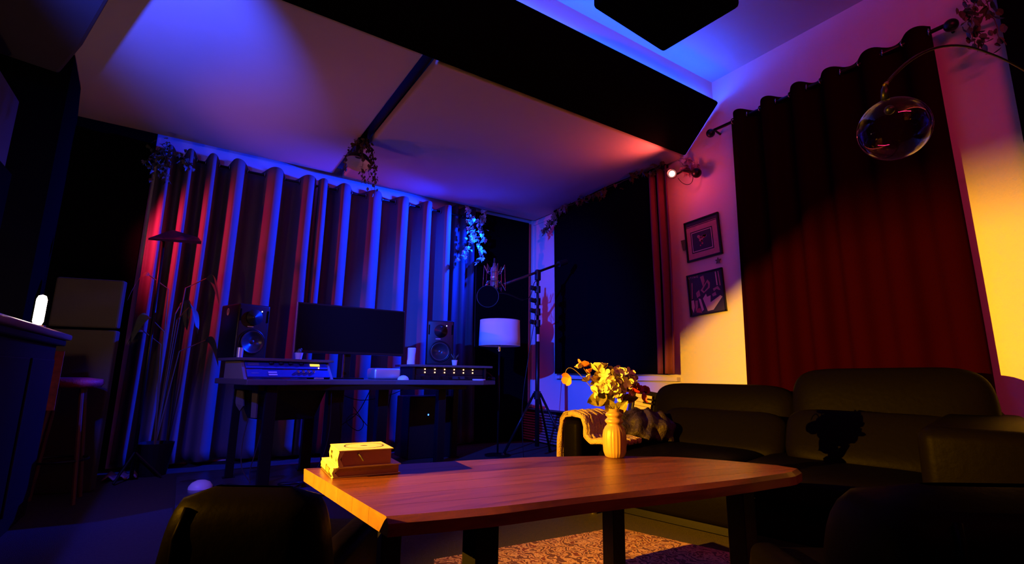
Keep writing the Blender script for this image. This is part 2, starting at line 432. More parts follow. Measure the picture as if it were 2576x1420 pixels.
o = build('wall_panel', MB().bb((3.70, -1.4, 1.7), (3.775, 0.58, 3.40)), 'black_fabric', bevel=.01)
tag(o, 'black panel on the right wall at the right edge of the view', 'acoustic panel')
struct('wall_left_pier', MB().bb((-1.25, 3.46, 1.95), (-1.0, 3.88, 2.36)), 'wall_dark')
o = build('wall_panel', MB().bb((-1.24, 3.38, 1.03), (-1.0, 4.02, 1.948)), 'black_fabric'); tag(o, 'small black panel on the left wall above the bar behind the lit tube', 'acoustic panel')
# grey standing panels lit by the candle
def slab_between(name, a, b, z0, z1, th, m):
    a = Vector((a[0], a[1], 0)); b = Vector((b[0], b[1], 0)); d = (b - a).normalized(); n = Vector((-d.y, d.x, 0)) * th
    return build(name, MB().prism([(a.x, a.y), (b.x, b.y), (b.x + n.x, b.y + n.y), (a.x + n.x, a.y + n.y)], z0, z1), m, bevel=.012)
o = slab_between('standing_panel', (-0.80, 4.50), (-0.42, 4.40), 1.08, 1.42, .06, 'grey_fabric')
tag(o, 'upper of the two dark grey panels behind the lit tube lamp', 'acoustic panel')
o = slab_between('standing_panel', (-0.78, 4.50), (-0.42, 4.40), 0.0, 1.065, .07, 'grey_fabric')
tag(o, 'lower dark grey panel standing on the floor behind the bar', 'acoustic panel')

# ------------------------------------------------------------------ curtains
def curtain(name, label, P, D, N, peaks, zt, zb, amp, m, rod_z, flare=0.0, gro=True, sq=1.6, seed=1, u0=None, u1=None):
    """P origin at u=0, D unit dir, N unit normal towards the room; peaks = u of forward folds"""
    P = Vector(P); D = Vector(D); N = Vector(N)
    rnd = random.Random(seed)
    ps = list(peaks)
    ph = [2 * PI * i for i in range(len(ps))]
    u0 = ps[0] - (ps[1] - ps[0]) * 0.45 if u0 is None else u0
    u1 = ps[-1] + (ps[-1] - ps[-2]) * 0.45 if u1 is None else u1
    ps2 = [ps[0] - (ps[1] - ps[0])] + ps + [ps[-1] + (ps[-1] - ps[-2])]
    ph2 = [-2 * PI] + ph + [2 * PI * len(ph)]
    nu = int((u1 - u0) / 0.012); nv = 30
    jit = [rnd.uniform(-1, 1) for _ in range(40)]
    um = (u0 + u1) / 2
    def f(s, t):
        u = u0 + (u1 - u0) * s; p = interp(ps2, ph2, u)
        k = int(p / (2 * PI) + 20) % 40
        c = math.tanh(sq * math.cos(p)) / math.tanh(sq)
        am = amp * (1 + 0.25 * math.sin(2.3 * u + 1)) * (1 - 0.25 * t)
        off = am * c + 0.012 * math.sin(9 * u + 5 * t + seed) * t
        z = zt + (zb - zt) * t
        du = (u - um) * flare * t + 0.018 * t * math.sin(3.1 * u + 2.5 * t + seed)
        top = 0.012 * math.cos(p) if t == 0 else 0
        return P + D * (u + du) + N * off + Vector((0, 0, z + top))
    mb = MB().grid(f, nu, nv)
    c0 = P + D * um
    root = thing(name, label, 'curtain', (c0.x, c0.y, zb))
    build('cloth', mb, m, root, smooth=True, solid=0.004)
    if gro:
        n = int((ph2[-1]) / PI)
        for k in range(-1, n + 1):
            p = PI / 2 + k * PI
            if p < ph2[0] or p > ph2[-1]: continue
            u = interp(ph2, ps2, p)
            if u < u0 + .01 or u > u1 - .01: continue
            sgn = 1 if k % 2 else -1
            e = interp(ph2, ps2, p + 0.3) - interp(ph2, ps2, p - 0.3)
            ax = (D * 0.75 + N * -0.66 * 0 + N * sgn * 0.35).normalized()
            q = Vector((0, 0, 1)).rotation_difference(ax).to_matrix()
            build('grommet', MB().torus(P + D * u + Vector((0, 0, rod_z)), 0.024, 0.005, q, 18, 6), 'grommet', root, smooth=True)
    return root
BP = (0, 5.20, 0)
curtain('back_curtain', 'grey grommet curtain left of the centre split, lit red at its left', BP, (1, 0, 0), (0, -1, 0),
        [-0.32, -0.165, 0.01, 0.21, 0.55, 0.86], 2.758, 0.04, 0.10, 'curtain', 2.705, seed=2, u0=-0.41, u1=0.935, sq=1.3)
curtain('back_curtain', 'grey grommet curtain right of the centre split, lit deep blue', BP, (1, 0, 0), (0, -1, 0),
        [1.0, 1.21, 1.55, 1.88, 2.17, 2.42], 2.758, 0.04, 0.10, 'curtain', 2.705, seed=5, u0=0.955, u1=2.49, sq=1.3)
curtain('dark_drape', 'narrow dark drape with soft folds behind the bright blue ivy', (0, 5.24, 0), (1, 0, 0), (0, -1, 0),
        [2.58, 2.70, 2.82], 2.83, 0.03, 0.03, 'dark_curtain', 2.80, gro=False, seed=9, u0=2.50, u1=2.90)
r = thing('curtain_rod', 'thin black rod carrying the back curtains', 'curtain rod', (1.1, 5.2, 2.705))
build('rod', MB().tube([(-0.42, 5.2, 2.705), (2.66, 5.2, 2.705)], 0.012, 10), 'black_metal', r, smooth=True)
for x in (-0.42, 2.66):
    build('finial', MB().ball((x, 5.2, 2.705), 0.024), 'black_metal', r, smooth=True)
for x in (-0.40, 0.945, 2.52):
    build('bracket', MB().tube([(x, 5.2, 2.70), (x, 5.35, 2.70)], 0.007, 8), 'black_metal', r)
# window curtain on right wall (u runs from the back towards the camera)
curtain('window_curtain', 'tall dark red grommet curtain over the window above the sofa', (3.685, 0, 0), (0, -1, 0), (-1, 0, 0),
        [-2.17, -1.93, -1.69, -1.47, -1.21, -0.96], 3.005, 0.10, 0.045, 'red_curtain', 2.955, seed=3, u0=-2.285, u1=-0.885, sq=1.1, flare=0.03)
r = thing('curtain_rod', 'black rod with ball ends above the dark red window curtain', 'curtain rod', (3.685, 1.6, 2.955))
build('rod', MB().tube([(3.685, 0.80, 2.955), (3.685, 2.42, 2.955)], 0.013, 10), 'black_metal', r, smooth=True)
for y in (0.78, 2.44):
    build('finial', MB().ball((3.66, y, 2.925), 0.038), 'black_metal', r, smooth=True)
    build('bracket', MB().tube([(3.685, y + (0.02 if y < 1 else -.02), 2.955), (3.775, y + (0.02 if y < 1 else -.02), 2.94)], 0.009, 8), 'black_metal', r)

# black blind over the left window, with a thin drape at its right edge
bl = thing('blackout_blind', 'large black blackout cloth hung over the window between mic stand and pictures', 'blind', (3.72, 3.9, .82))
def fb(s, t):
    y = 4.74 - s * 1.66
    return Vector((3.715 + 0.012 * math.sin(7 * s + 2 * t) - 0.02 * (1 - abs(2 * s - 1)), y, 2.90 + (0.82 - 2.90) * t + 0.008 * math.sin(9 * s)))
build('cloth', MB().grid(fb, 40, 24), 'black_fabric', bl, smooth=True, solid=.02)
build('top_rail', MB().bb((3.715, 3.0, 2.83), (3.775, 4.76, 2.86)), 'black_metal', bl)
curtain('side_drape', 'narrow dark drape beside the red spotlight, its red glow put into the cloth colour', (3.70, 0, 0), (0, -1, 0), (-1, 0, 0),
        [-3.15, -3.05], 2.80, 0.83, 0.03, mat('red_lit_drape', (0.16, 0.03, 0.04), .8), 2.85, gro=False, seed=4, u0=-3.20, u1=-2.94)  # dark cloth carries the red spotlight's glow in its colour

# ------------------------------------------------------------------ ivy and vines
def leaf_verts(sz, kind):
    if kind == 'ivy':
        pr = [(0, 0), (.28, -.12), (.5, .18), (.3, .32), (.36, .62), (.12, .6), (0, 1), (-.12, .6), (-.36, .62), (-.3, .32), (-.5, .18), (-.28, -.12)]
    else:
        pr = [(0, 0), (.25, .2), (.33, .5), (.2, .8), (0, 1), (-.2, .8), (-.33, .5), (-.25, .2)]
    return [Vector((x * sz, y * sz, -abs(x) * 0.35 * sz - 0.12 * sz * y * y)) for x, y in pr]
def scatter_leaves(mb, pts, n, sz, kind, rnd, spread):
    for _ in range(n):
        i = rnd.randrange(len(pts) - 1); p = pts[i].lerp(pts[i + 1], rnd.random())
        R_ = Matrix.Rotation(rnd.uniform(0, 2 * PI), 3, 'Z') @ Matrix.Rotation(rnd.uniform(-2.2, -0.3), 3, 'X') @ Matrix.Rotation(rnd.uniform(-.6, .6), 3, 'Y')
        s_ = sz * rnd.uniform(.6, 1.15); vs = leaf_verts(s_, kind)
        off = Vector((rnd.gauss(0, 1), rnd.gauss(0, 1), rnd.gauss(0, 1))) * spread
        vs = [R_ @ v + p + off for v in vs]; c = sum(vs, Vector()) / len(vs) + (R_ @ Vector((0, 0, .06 * s_)))
        k = len(vs); mb.add(vs + [c], [(j, (j + 1) % k, k) for j in range(k)])
def ivy(name, label, strands, n_per, sz, kind='ivy', m='ivy', spread=.02, seed=1, r=.0025):
    rnd = random.Random(seed)
    p0 = strands[0][0]
    t = thing(name, label, 'plant', p0)
    lv = MB(); st = MB()
    for s_ in strands:
        pts = [Vector(p) for p in s_]
        fine = []
        for i in range(len(pts) - 1):
            for j in range(6):
                q = pts[i].lerp(pts[i + 1], j / 6); fine.append(q + Vector((rnd.uniform(-1, 1), rnd.uniform(-1, 1), rnd.uniform(-.5, .5))) * spread * .4)
        fine.append(pts[-1])
        st.tube(fine, r, 5)
        scatter_leaves(lv, fine, n_per, sz, kind, rnd, spread)
    build('stem', st, 'stem', t)
    stuff(build('leaves', lv, m, t))
    return t
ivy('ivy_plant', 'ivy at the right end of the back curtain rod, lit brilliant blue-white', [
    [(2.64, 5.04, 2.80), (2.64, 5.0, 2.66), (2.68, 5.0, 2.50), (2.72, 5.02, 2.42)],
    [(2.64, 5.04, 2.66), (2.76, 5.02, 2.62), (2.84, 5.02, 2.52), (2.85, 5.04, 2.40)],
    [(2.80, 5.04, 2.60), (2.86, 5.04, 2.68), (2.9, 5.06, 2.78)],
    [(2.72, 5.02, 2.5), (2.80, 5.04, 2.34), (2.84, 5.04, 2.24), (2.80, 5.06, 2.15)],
    [(2.66, 5.02, 2.42), (2.66, 5.04, 2.26), (2.60, 5.04, 2.18), (2.52, 5.03, 2.10)]], 26, .062, m='ivy_lit', spread=.022, seed=3)
ivy('ivy_plant', 'dark ivy hanging at the left end of the back curtain rod', [
    [(-0.40, 5.06, 2.74), (-0.30, 5.05, 2.70), (-0.22, 5.05, 2.66), (-0.16, 5.04, 2.62)],
    [(-0.36, 5.06, 2.72), (-0.33, 5.05, 2.56), (-0.34, 5.05, 2.42)],
    [(-0.40, 5.08, 2.72), (-0.42, 5.05, 2.6), (-0.40, 5.05, 2.5)]], 30, .05, spread=.035, seed=5)
ivy('ivy_garland', 'dark ivy garland along the top of the black window cloth', [
    [(3.62, 4.86, 2.62), (3.63, 4.70, 2.70), (3.64, 4.62, 2.80), (3.64, 4.40, 2.82)],
    [(3.64, 4.55, 2.80), (3.64, 4.1, 2.815), (3.64, 3.6, 2.82), (3.64, 3.2, 2.82)],
    [(3.64, 4.2, 2.82), (3.64, 3.9, 2.80), (3.62, 3.75, 2.76)],
    [(3.64, 3.4, 2.82), (3.64, 3.1, 2.82), (3.63, 2.95, 2.83)],
    [(3.64, 4.68, 2.75), (3.62, 4.74, 2.66), (3.62, 4.80, 2.60)]], 24, .07, spread=.02, seed=8)
ivy('ivy_plant', 'dusky ivy on the right wall above the end of the curtain rod', [
    [(3.66, .72, 3.10), (3.65, .69, 2.95), (3.64, .66, 2.80), (3.62, .63, 2.62)],
    [(3.66, .64, 3.12), (3.64, .60, 2.9), (3.62, .585, 2.7)],
    [(3.66, .66, 3.0), (3.64, .70, 2.85), (3.63, .69, 2.72)]], 30, .055, kind='leaf', spread=.022, seed=11)
ivy('ivy_plant', 'ivy leaves coloured as lit purple on the wall beside the red spotlight', [
    [(3.70, 2.80, 2.83), (3.72, 2.72, 2.80), (3.72, 2.66, 2.74), (3.73, 2.66, 2.66)],
    [(3.70, 2.82, 2.82), (3.72, 2.76, 2.74), (3.73, 2.72, 2.68)]], 9, .085, spread=.012, seed=21, m=mat('purple_lit_ivy', (.32, .2, .26), .7))  # purple light is put into the leaf colour
tag(build('paper_leaf', MB().grid(lambda s, t: Vector((3.765, 2.86 + (s - .5) * .06 * (1 - t * .6), 2.06 - t * .1)), 2, 4), 'ivy', solid=.003),
    'small dark paper leaf beside the upper framed picture', 'decoration')
star = [(0.03 * (1 if k % 2 == 0 else .45) * math.cos(PI / 2 + k * PI / 5), 0.03 * (1 if k % 2 == 0 else .45) * math.sin(PI / 2 + k * PI / 5)) for k in range(10)]
tag(build('paper_star', MB().ext([(2.52 + a, 1.80 + b) for a, b in star], 0, 3.765, 3.772), 'ivy'),
    'small dark star on top of the lower framed picture', 'decoration')

# pendant clamp lamp with trailing plant
pl = thing('pendant_lamp', 'black dome lamp with white inside hanging from the gap between ceiling panels', 'lamp', (1.12, 4.25, 2.9))
build('bracket', MB().bb((1.08, 4.22, 2.84), (1.16, 4.30, 2.93)), 'black_metal', pl, bevel=.005)
build('socket', MB().lathe([(.03, 2.70), (.036, 2.72), (.036, 2.80), (.028, 2.85), (.012, 2.86)], (1.10, 4.24, 0), 20), 'black_plastic', pl, smooth=True)
RT = Matrix.Rotation(math.radians(10), 3, 'Y') @ Matrix.Rotation(math.radians(-8), 3, 'X')
prof = [(.034, 0.0), (.05, -.015), (.085, -.04), (.108, -.075), (.118, -.11)]
build('dome', MB().lathe([(r_, z) for r_, z in prof], (1.11, 4.23, 2.735), 32, RT).__class__() if False else MB().grid(lambda s, t: Vector((1.11, 4.23, 2.735)) + RT @ Vector((interp([0, .25, .5, .75, 1], [p[0] for p in prof], t) * math.cos(2 * PI * s), interp([0, .25, .5, .75, 1], [p[0] for p in prof], t) * math.sin(2 * PI * s), interp([0, .25, .5, .75, 1], [p[1] for p in prof], t))), 36, 12), 'black_metal', pl, smooth=True)
build('dome_lining', MB().grid(lambda s, t: Vector((1.11, 4.23, 2.733)) + RT @ Vector((.975 * interp([0, .25, .5, .75, 1], [p[0] for p in prof], t) * math.cos(2 * PI * s), .975 * interp([0, .25, .5, .75, 1], [p[0] for p in prof], t) * math.sin(2 * PI * s), interp([0, .25, .5, .75, 1], [p[1] for p in prof], t) - .003)), 36, 12), 'white', pl, smooth=True, label='white inside of the dome')
ivy('trailing_plant', 'thin trailing vines of small leaves around the hanging dome lamp', [
    [(1.08, 4.22, 2.86), (1.02, 4.2, 2.78), (0.985, 4.2, 2.68), (0.975, 4.2, 2.56)],
    [(1.16, 4.22, 2.86), (1.21, 4.2, 2.78), (1.24, 4.19, 2.62), (1.25, 4.19, 2.42)],
    [(1.14, 4.2, 2.86), (1.18, 4.15, 2.74), (1.22, 4.13, 2.6), (1.23, 4.13, 2.36)],
    [(1.16, 4.24, 2.86), (1.19, 4.13, 2.70), (1.16, 4.11, 2.56), (1.165, 4.10, 2.40)],
    [(1.12, 4.2, 2.86), (1.09, 4.10, 2.72), (1.10, 4.08, 2.58), (1.10, 4.08, 2.42)],
    [(1.18, 4.24, 2.90), (1.14, 4.2, 2.84), (1.08, 4.22, 2.84)]], 48, .034, kind='leaf', spread=.013, seed=6, r=.0015)

# ------------------------------------------------------------------ red spotlight on the window cloth
sp = thing('red_spotlight', 'small clip spotlight glowing red at the top right of the black window cloth', 'spotlight', (3.60, 2.86, 2.72))
hd = Vector((3.52, 2.76, 2.62)); ax = Vector((-0.82, -0.50, -0.22)).normalized()
q = Vector((0, 0, 1)).rotation_difference(ax).to_matrix()
build('housing', MB().lathe([(.020, -.10), (.034, -.07), (.040, -.02), (.042, .03), (.040, .03), (.036, .01)], hd, 24, q), 'black_metal', sp, smooth=True)
build('bulb', MB().lathe([(.001, .022), (.02, .02), (.026, .010), (.026, .0)][::-1], hd, 20, q), 'red_bulb', sp, smooth=True, label='glowing red bulb face')
build('arm', MB().tube([hd - ax * .09, hd - ax * .12 + Vector((.03, -.02, .02)), (3.66, 2.74, 2.68), (3.775, 2.74, 2.70)], .009, 8), 'black_metal', sp)
build('clamp', MB().ball((3.68, 2.62, 2.62), .045, sc=(1, 1, 1)), 'black_metal', sp, smooth=True)
build('clamp_arm', MB().tube([(3.66, 2.74, 2.68), (3.68, 2.62, 2.62)], .012, 8), 'black_metal', sp)
build('cable', MB().tube(bez((3.60, 2.76, 2.60), (3.62, 2.72, 2.50), (3.70, 2.66, 2.50), (3.68, 2.66, 2.62)), .003, 6), 'black_plastic', sp)
lamp('red_spot_glow', 'SPOT', tuple(hd + ax * .035 + Vector((-.01, 0, 0.0))), (1.0, 0.10, 0.07), 16, (3.0, 3.0, 2.92), spot_size=math.radians(125), spot_blend=1.0, shadow_soft_size=0.03)
lamp('red_spot_wash', 'POINT', tuple(hd + Vector((-.02, -.06, -0.07))), (1.0, 0.06, 0.06), 3.0, shadow_soft_size=0.03)

# ------------------------------------------------------------------ framed records
def picture(label, y0, y1, z0, z1, kind, tilt):
    cy, cz = (y0 + y1) / 2, (z0 + z1) / 2; W, H = abs(y1 - y0), abs(z1 - z0)
    t = thing('framed_picture', label, 'picture', (XR, cy, cz)); t.rotation_euler = (tilt, 0, 0)
    def L(a, b, c, d, x0, x1):   # rectangle in picture fractions (0..1 from left/top), left = far side (+y)
        return MB().bb((x0, W * (.5 - a), H * (.5 - b)), (x1, W * (.5 - c), H * (.5 - d)))
    f_ = MB()
    for a in ((0, 0, 1, .03), (0, .97, 1, 1), (0, 0, .03, 1), (.97, 0, 1, 1)): 
        g = L(*a, -.022, -.001); f_.add(g.v, g.f)
    build('frame', f_, 'black_metal', t, local=True)
    build('backing', L(.02, .02, .98, .98, -.012, -.001), 'art_dark', t, local=True)
    def poly2(name, pts, m, x):
        mb = MB().ext([(W * (.5 - a), H * (.5 - b)) for a, b in pts], 0, x - .0006, x)
        build(name, mb, m, t, local=True)
    if kind == 1:
        build('print_border', L(.05, .16, .93, .95, -.0128, -.012), 'art_brown', t, local=True)
        build('print_line', L(.16, .28, .80, .82, -.0134, -.0128), 'art_dark', t, local=True)
        build('print_line', L(.19, .31, .77, .79, -.0140, -.0134), 'art_pale', t, local=True)
        build('print_field', L(.205, .325, .755, .775, -.0146, -.0140), 'art_dark', t, local=True)
        rnd = random.Random(4); mb = MB(); mb2 = MB()
        for k in range(16):
            a, b = rnd.gauss(.47, .07), rnd.gauss(.53, .08); s_ = rnd.uniform(.018, .04)
            (mb if k % 3 else mb2).ext([(W * (.5 - a - s_ * math.cos(q_)), H * (.5 - b - s_ * math.sin(q_))) for q_ in [i * PI / 4 for i in range(8)]], 0, -.0154, -.0146)
        stuff(build('printed_blossoms', mb, 'art_brown', t, local=True)); stuff(build('printed_petals', mb2, 'art_red', t, local=True))
        build('print_stripe', L(.06, .13, .93, .14, -.0134, -.0120), 'art_brown', t, local=True)
    else:
        poly2('print_shape', [(.40, .62), (.50, .52), (.52, .60), (.62, .58), (.60, .74), (.88, .62), (.93, .66), (.66, .92), (.50, .93)], 'art_pale', -.0126)
        poly2('print_shape', [(.38, .10), (.48, .08), (.50, .22), (.44, .36)], 'art_brown', -.0126)
        poly2('print_shape', [(.36, .42), (.58, .20), (.64, .28), (.62, .40), (.44, .50)], 'art_brown', -.0126)
        poly2('print_shape', [(.42, .42), (.56, .26), (.59, .32), (.57, .38), (.46, .46)], 'art_dark', -.0132)
        poly2('print_shape', [(.80, .06), (.83, .06), (.84, .38), (.81, .38)], 'art_pale', -.0126)
        poly2('print_shape', [(.87, .06), (.90, .06), (.92, .40), (.89, .40)], 'art_brown', -.0126)
        poly2('print_shape', [(.12, .2), (.15, .2), (.11, .58), (.09, .58)], 'art_brown', -.0126)
        poly2('print_shape', [(.07, .62), (.14, .62), (.15, .78), (.10, .92), (.06, .80)], 'art_pale', -.0126)
        poly2('print_shape', [(.18, .64), (.25, .64), (.24, .80), (.16, .90)], 'art_brown', -.0126)
        poly2('print_shape', [(.28, .60), (.34, .62), (.40, .88), (.34, .92)], 'art_pale', -.0126)
        poly2('print_shape', [(.18, .92), (.20, .83), (.30, .83), (.34, .95)], 'art_red', -.0124)
        poly2('print_shape', [(.22, .46), (.32, .40), (.34, .54), (.24, .58)], 'art_brown', -.0126)
        poly2('print_shape', [(.70, .44), (.84, .40), (.90, .50), (.86, .50), (.80, .46), (.72, .50)], 'art_brown', -.0126)
        poly2('print_shape', [(.66, .56), (.76, .52), (.78, .60), (.68, .62)], 'art_brown', -.0130)
    def text(body, a, b, size, m):
        c = bpy.data.curves.new('lettering', 'FONT'); c.body = body; c.size = size; c.extrude = .0003
        tmp = bpy.data.objects.new('lettering', c); COL.objects.link(tmp)
        dg = bpy.context.evaluated_depsgraph_get(); me = bpy.data.meshes.new_from_object(tmp.evaluated_get(dg)); bpy.data.objects.remove(tmp)
        ob = bpy.data.objects.new('lettering', me); COL.objects.link(ob); me.materials.clear(); me.materials.append(M[m])
        ob.parent = t; ob.matrix_local = Matrix(((0, 0, -1, -.0162), (-1, 0, 0, W * (.5 - a)), (0, 1, 0, H * (.5 - b)), (0, 0, 0, 1)))
    if kind == 2:
        text('S T I N G', .05, .10, .026, 'art_pale')
    return t
picture('upper framed picture on the right wall, dark bouquet in brown printed borders', 2.838, 2.481, 1.845, 2.225, 1, math.radians(-3))
picture('lower framed picture on the right wall, pale abstract shapes on black', 2.838, 2.477, 1.345, 1.725, 2, math.radians(-3))

# ------------------------------------------------------------------ studio desk
dk = thing('studio_desk', 'long dark studio desk on black legs in front of the grey curtains', 'desk', (1.4, 4.3, 0))
dpoly = [(.21, 4.46), (.37, 3.86), (.62, 3.84), (.95, 3.98), (1.5, 4.06), (2.0, 4.00), (2.30, 3.98), (2.52, 4.14), (2.60, 4.34), (2.5, 4.78), (.30, 4.80)]
build('desktop', MB().prism(dpoly, .705, .745), 'desk', dk, bevel=.006)
build('under_frame', MB().prism([(.34, 4.42), (.46, 3.96), (2.2, 4.12), (2.3, 4.6), (.42, 4.7)], .665, .705), 'black_metal', dk)
for x, y, wd in ((.545, 3.97, .075), (.375, 4.45, .055), (2.02, 4.28, .075), (2.30, 4.55, .06), (1.47, 4.30, .09), (1.05, 4.22, .12), (.93, 4.55, .08)):
    build('leg', MB().bb((x - wd / 2, y - wd / 2, .012), (x + wd / 2, y + wd / 2, .70)), 'black_metal', dk, bevel=.004)
    build('foot', MB().bb((x - wd * .75, y - wd * .75, 0), (x + wd * .75, y + wd * .75, .014)), 'black_metal', dk)
ub = thing('under_desk_rack', 'black slanted rack box hanging below the left end of the desk', 'rack', (.66, 4.34, .42))
build('case', MB().add([(.36, 4.50, .664), (.52, 4.06, .664), (.98, 4.20, .664), (.86, 4.56, .664), (.46, 4.46, .44), (.56, 4.14, .44), (.90, 4.22, .44), (.82, 4.48, .44)],
      [(0, 1, 2, 3), (7, 6, 5, 4), (0, 4, 5, 1), (1, 5, 6, 2), (2, 6, 7, 3), (3, 7, 4, 0)]), 'black_plastic', ub, bevel=.004)
build('side_plate', MB().add([(.355, 4.46, .66), (.40, 4.34, .66), (.415, 4.34, .54), (.40, 4.40, .50), (.36, 4.44, .56)], [(0, 1, 2, 3, 4)]), 'rack_side', ub, solid=.01, label='brown wooden side plate')
build('side_strut', MB().add([(.455, 4.24, .66), (.485, 4.17, .66), (.49, 4.19, .46), (.465, 4.25, .46)], [(0, 1, 2, 3)]), 'rack_side', ub, solid=.012)
# left riser with angled rack gear  (local frame: x along its front, y to the back)
def riser(name, label, loc, rz, W, D, H, over):
    t = thing(name, label, 'rack', loc, rz)
    build('shelf', MB().bb((-over, -.02, H - .02), (W + .02, D, H)), 'desk', t, local=True, bevel=.003)
    return t
rL = riser('equipment_riser', 'sloped equipment rack on the left of the desk with blue knob panels', (.30, 4.02, .745), math.radians(13), .66, .42, .150, .03)
rL.location = (.335, 4.00, .745)
for x in (0.0, .63):
    build('side_panel', MB().ext([(-.09, 0), (.34, 0), (.34, .13), (.02, .13)], 0, x, x + .022), 'rack_side', rL, local=True, bevel=.002, label='light brown side panel')
sl = math.atan2(.13, .11)
RS = Matrix.Rotation(sl, 3, 'X')
def on_slope(x, s, h):  # s along slope from the bottom, h above the plate
    return Vector((x, -.085 + s * math.cos(sl) - h * math.sin(sl), .004 + s * math.sin(sl) + h * math.cos(sl)))
for s0, s1, nm in ((.092, .160, 'a'), (.012, .080, 'b')):
    fp = build('face_plate', MB().box(on_slope(.326, (s0 + s1) / 2, 0), (.60, s1 - s0, .012), RS), 'panel_blue', rL, local=True, bevel=.002)
    nk = [.20, .27, .34, .42] if nm == 'a' else [.38, .42, .46, .50]
    for x in nk:
        c = on_slope(x, (s0 + s1) / 2 + .008, .006)
        build('knob', MB().lathe([(.013, 0), (.012, .016), (.009, .019), (.001, .019)], c, 14, RS), 'black_plastic' if nm == 'a' else 'chrome', rL, local=True, smooth=False)
    if nm == 'a':
        build('meter', MB().box(on_slope(.53, .128, .008), (.075, .020, .004), RS), 'amber_meter', rL, local=True, label='glowing amber meter')
        build('indicator', MB().ball(on_slope(.555, .100, .008), .005, 8, 6), 'orange_led', rL, local=True)
        build('label_strip', MB().box(on_slope(.08, .135, .007), (.075, .004, .002), RS).box(on_slope(.08, .122, .007), (.075, .004, .002), RS), 'silver', rL, local=True)
    else:
        build('display', MB().box(on_slope(.20, .052, .008), (.06, .012, .004), RS).box(on_slope(.20, .030, .008), (.06, .012, .004), RS), 'white', rL, local=True)
        build('label_strip', MB().box(on_slope(.08, .045, .007), (.05, .003, .002), RS), 'silver', rL, local=True)
rR = riser('equipment_riser', 'flat equipment shelf on the right of the desk with twelve orange lights', (1.69, 4.20, .745), math.radians(-3), .78, .40, .135, .03)
build('side_panel', MB().bb((.01, 0, 0), (.03, .36, .115)), 'black_plastic', rR, local=True)
build('side_panel', MB().bb((.72, 0, 0), (.74, .36, .115)), 'black_plastic', rR, local=True)
build('preamp', MB().bb((.035, .02, .045), (.715, .34, .112)), 'black_plastic', rR, local=True, bevel=.003)
build('lower_unit', MB().bb((.035, .015, .003), (.715, .34, .042)), 'black_plastic', rR, local=True, bevel=.003)
for k in range(6):
    for j in range(2):
        build('indicator_light', MB().ball((.13 + k * .095, .016, .095 - j * .028), .006, 8, 6), 'orange_led', rR, local=True)
    build('knob', MB().lathe([(.009, 0), (.008, .014), (.001, .014)], (.10 + k * .09, .015, .022), 12, Matrix.Rotation(PI / 2, 3, 'X')), 'black_metal', rR, local=True)
build('display', MB().bb((.40, .008, .010), (.52, .014, .034)), 'grey_fabric', rR, local=True)

# speakers
def speaker(label, loc, rz, W, H, D):
    t = thing('studio_monitor_speaker', label, 'speaker', loc, rz, 'studio speakers on the desk')
    build('cabinet', MB().bb((-W / 2, 0, 0), (W / 2, D, H)), 'black_plastic', t, local=True, bevel=.014, seg=4)
    RX = Matrix.Rotation(PI / 2, 3, 'X')
    wz = H * .30; tz = H * .76
    build('woofer_ring', MB().torus((0, -.002, wz), .096, .006, RX, 36, 8), 'black_metal', t, local=True, smooth=True)
    def cone(r0, depth, z, nm, mt):
        def f(s, u):
            rr = r0 * (1 - u) + .02 * u; a = 2 * PI * s
            return Vector((rr * math.cos(a), -.004 - 0.0 + 0 + (-.0) + depth * 0, z + rr * math.sin(a)))
        prof_ = [(.088, .002), (.084, .010), (.078, .004), (.03, -.012 + .0), (.024, -.004), (.012, .004), (.001, .006)] if nm == 'woofer' else [(.070, .002), (.045, -.006), (.018, -.008), (.012, -.001), (.001, .003)]
        build(nm, MB().lathe([(p[0] * r0 / prof_[0][0], p[1] + .008) for p in prof_], (0, 0.0, z), 36, RX), mt, t, local=True, smooth=True)
    cone(.090, .0, wz, 'woofer', 'cone')
    cone(.062, .0, tz, 'tweeter', 'cone')
    build('badge', MB().bb((-.045, -.003, H * .575), (.0, .001, H * .59)), 'silver', t, local=True, label='small pale name badge')
    build('power_light', MB().ball((.055, -.004, H * .88), .0045, 8, 6), 'white_led', t, local=True)
    for sx in (-1, 1):
        build('port', MB().bb((sx * W * .43 - .006, -.002, H * .68), (sx * W * .43 + .006, .004, H * .9)), 'black_fabric', t, local=True)
    return t
sL = speaker('studio speaker on the left riser, left of the monitor', (.42, 4.34, .896), math.radians(20), .245, .42, .30)
emb = MB().torus((0, 0, 0), .020, .0025, Matrix.Rotation(PI / 2, 3, 'Y'), 18, 6)
emb.v = [Vector((v.x, v.y * .7, v.z * 1.3)) + Vector((-.126, .17, .36)) for v in emb.v]
emb.box((-.126, .166, .366), (.003, .012, .004)).box((-.126, .174, .354), (.003, .012, .004)).box((-.126, .168, .345), (.003, .008, .008))
build('side_logo', emb, 'pink_paper', sL, local=True, label='small pale oval emblem on the side')
sR = speaker('studio speaker on the right riser beside the wax candle', (2.03, 4.36, .882), math.radians(-24), .255, .425, .30)
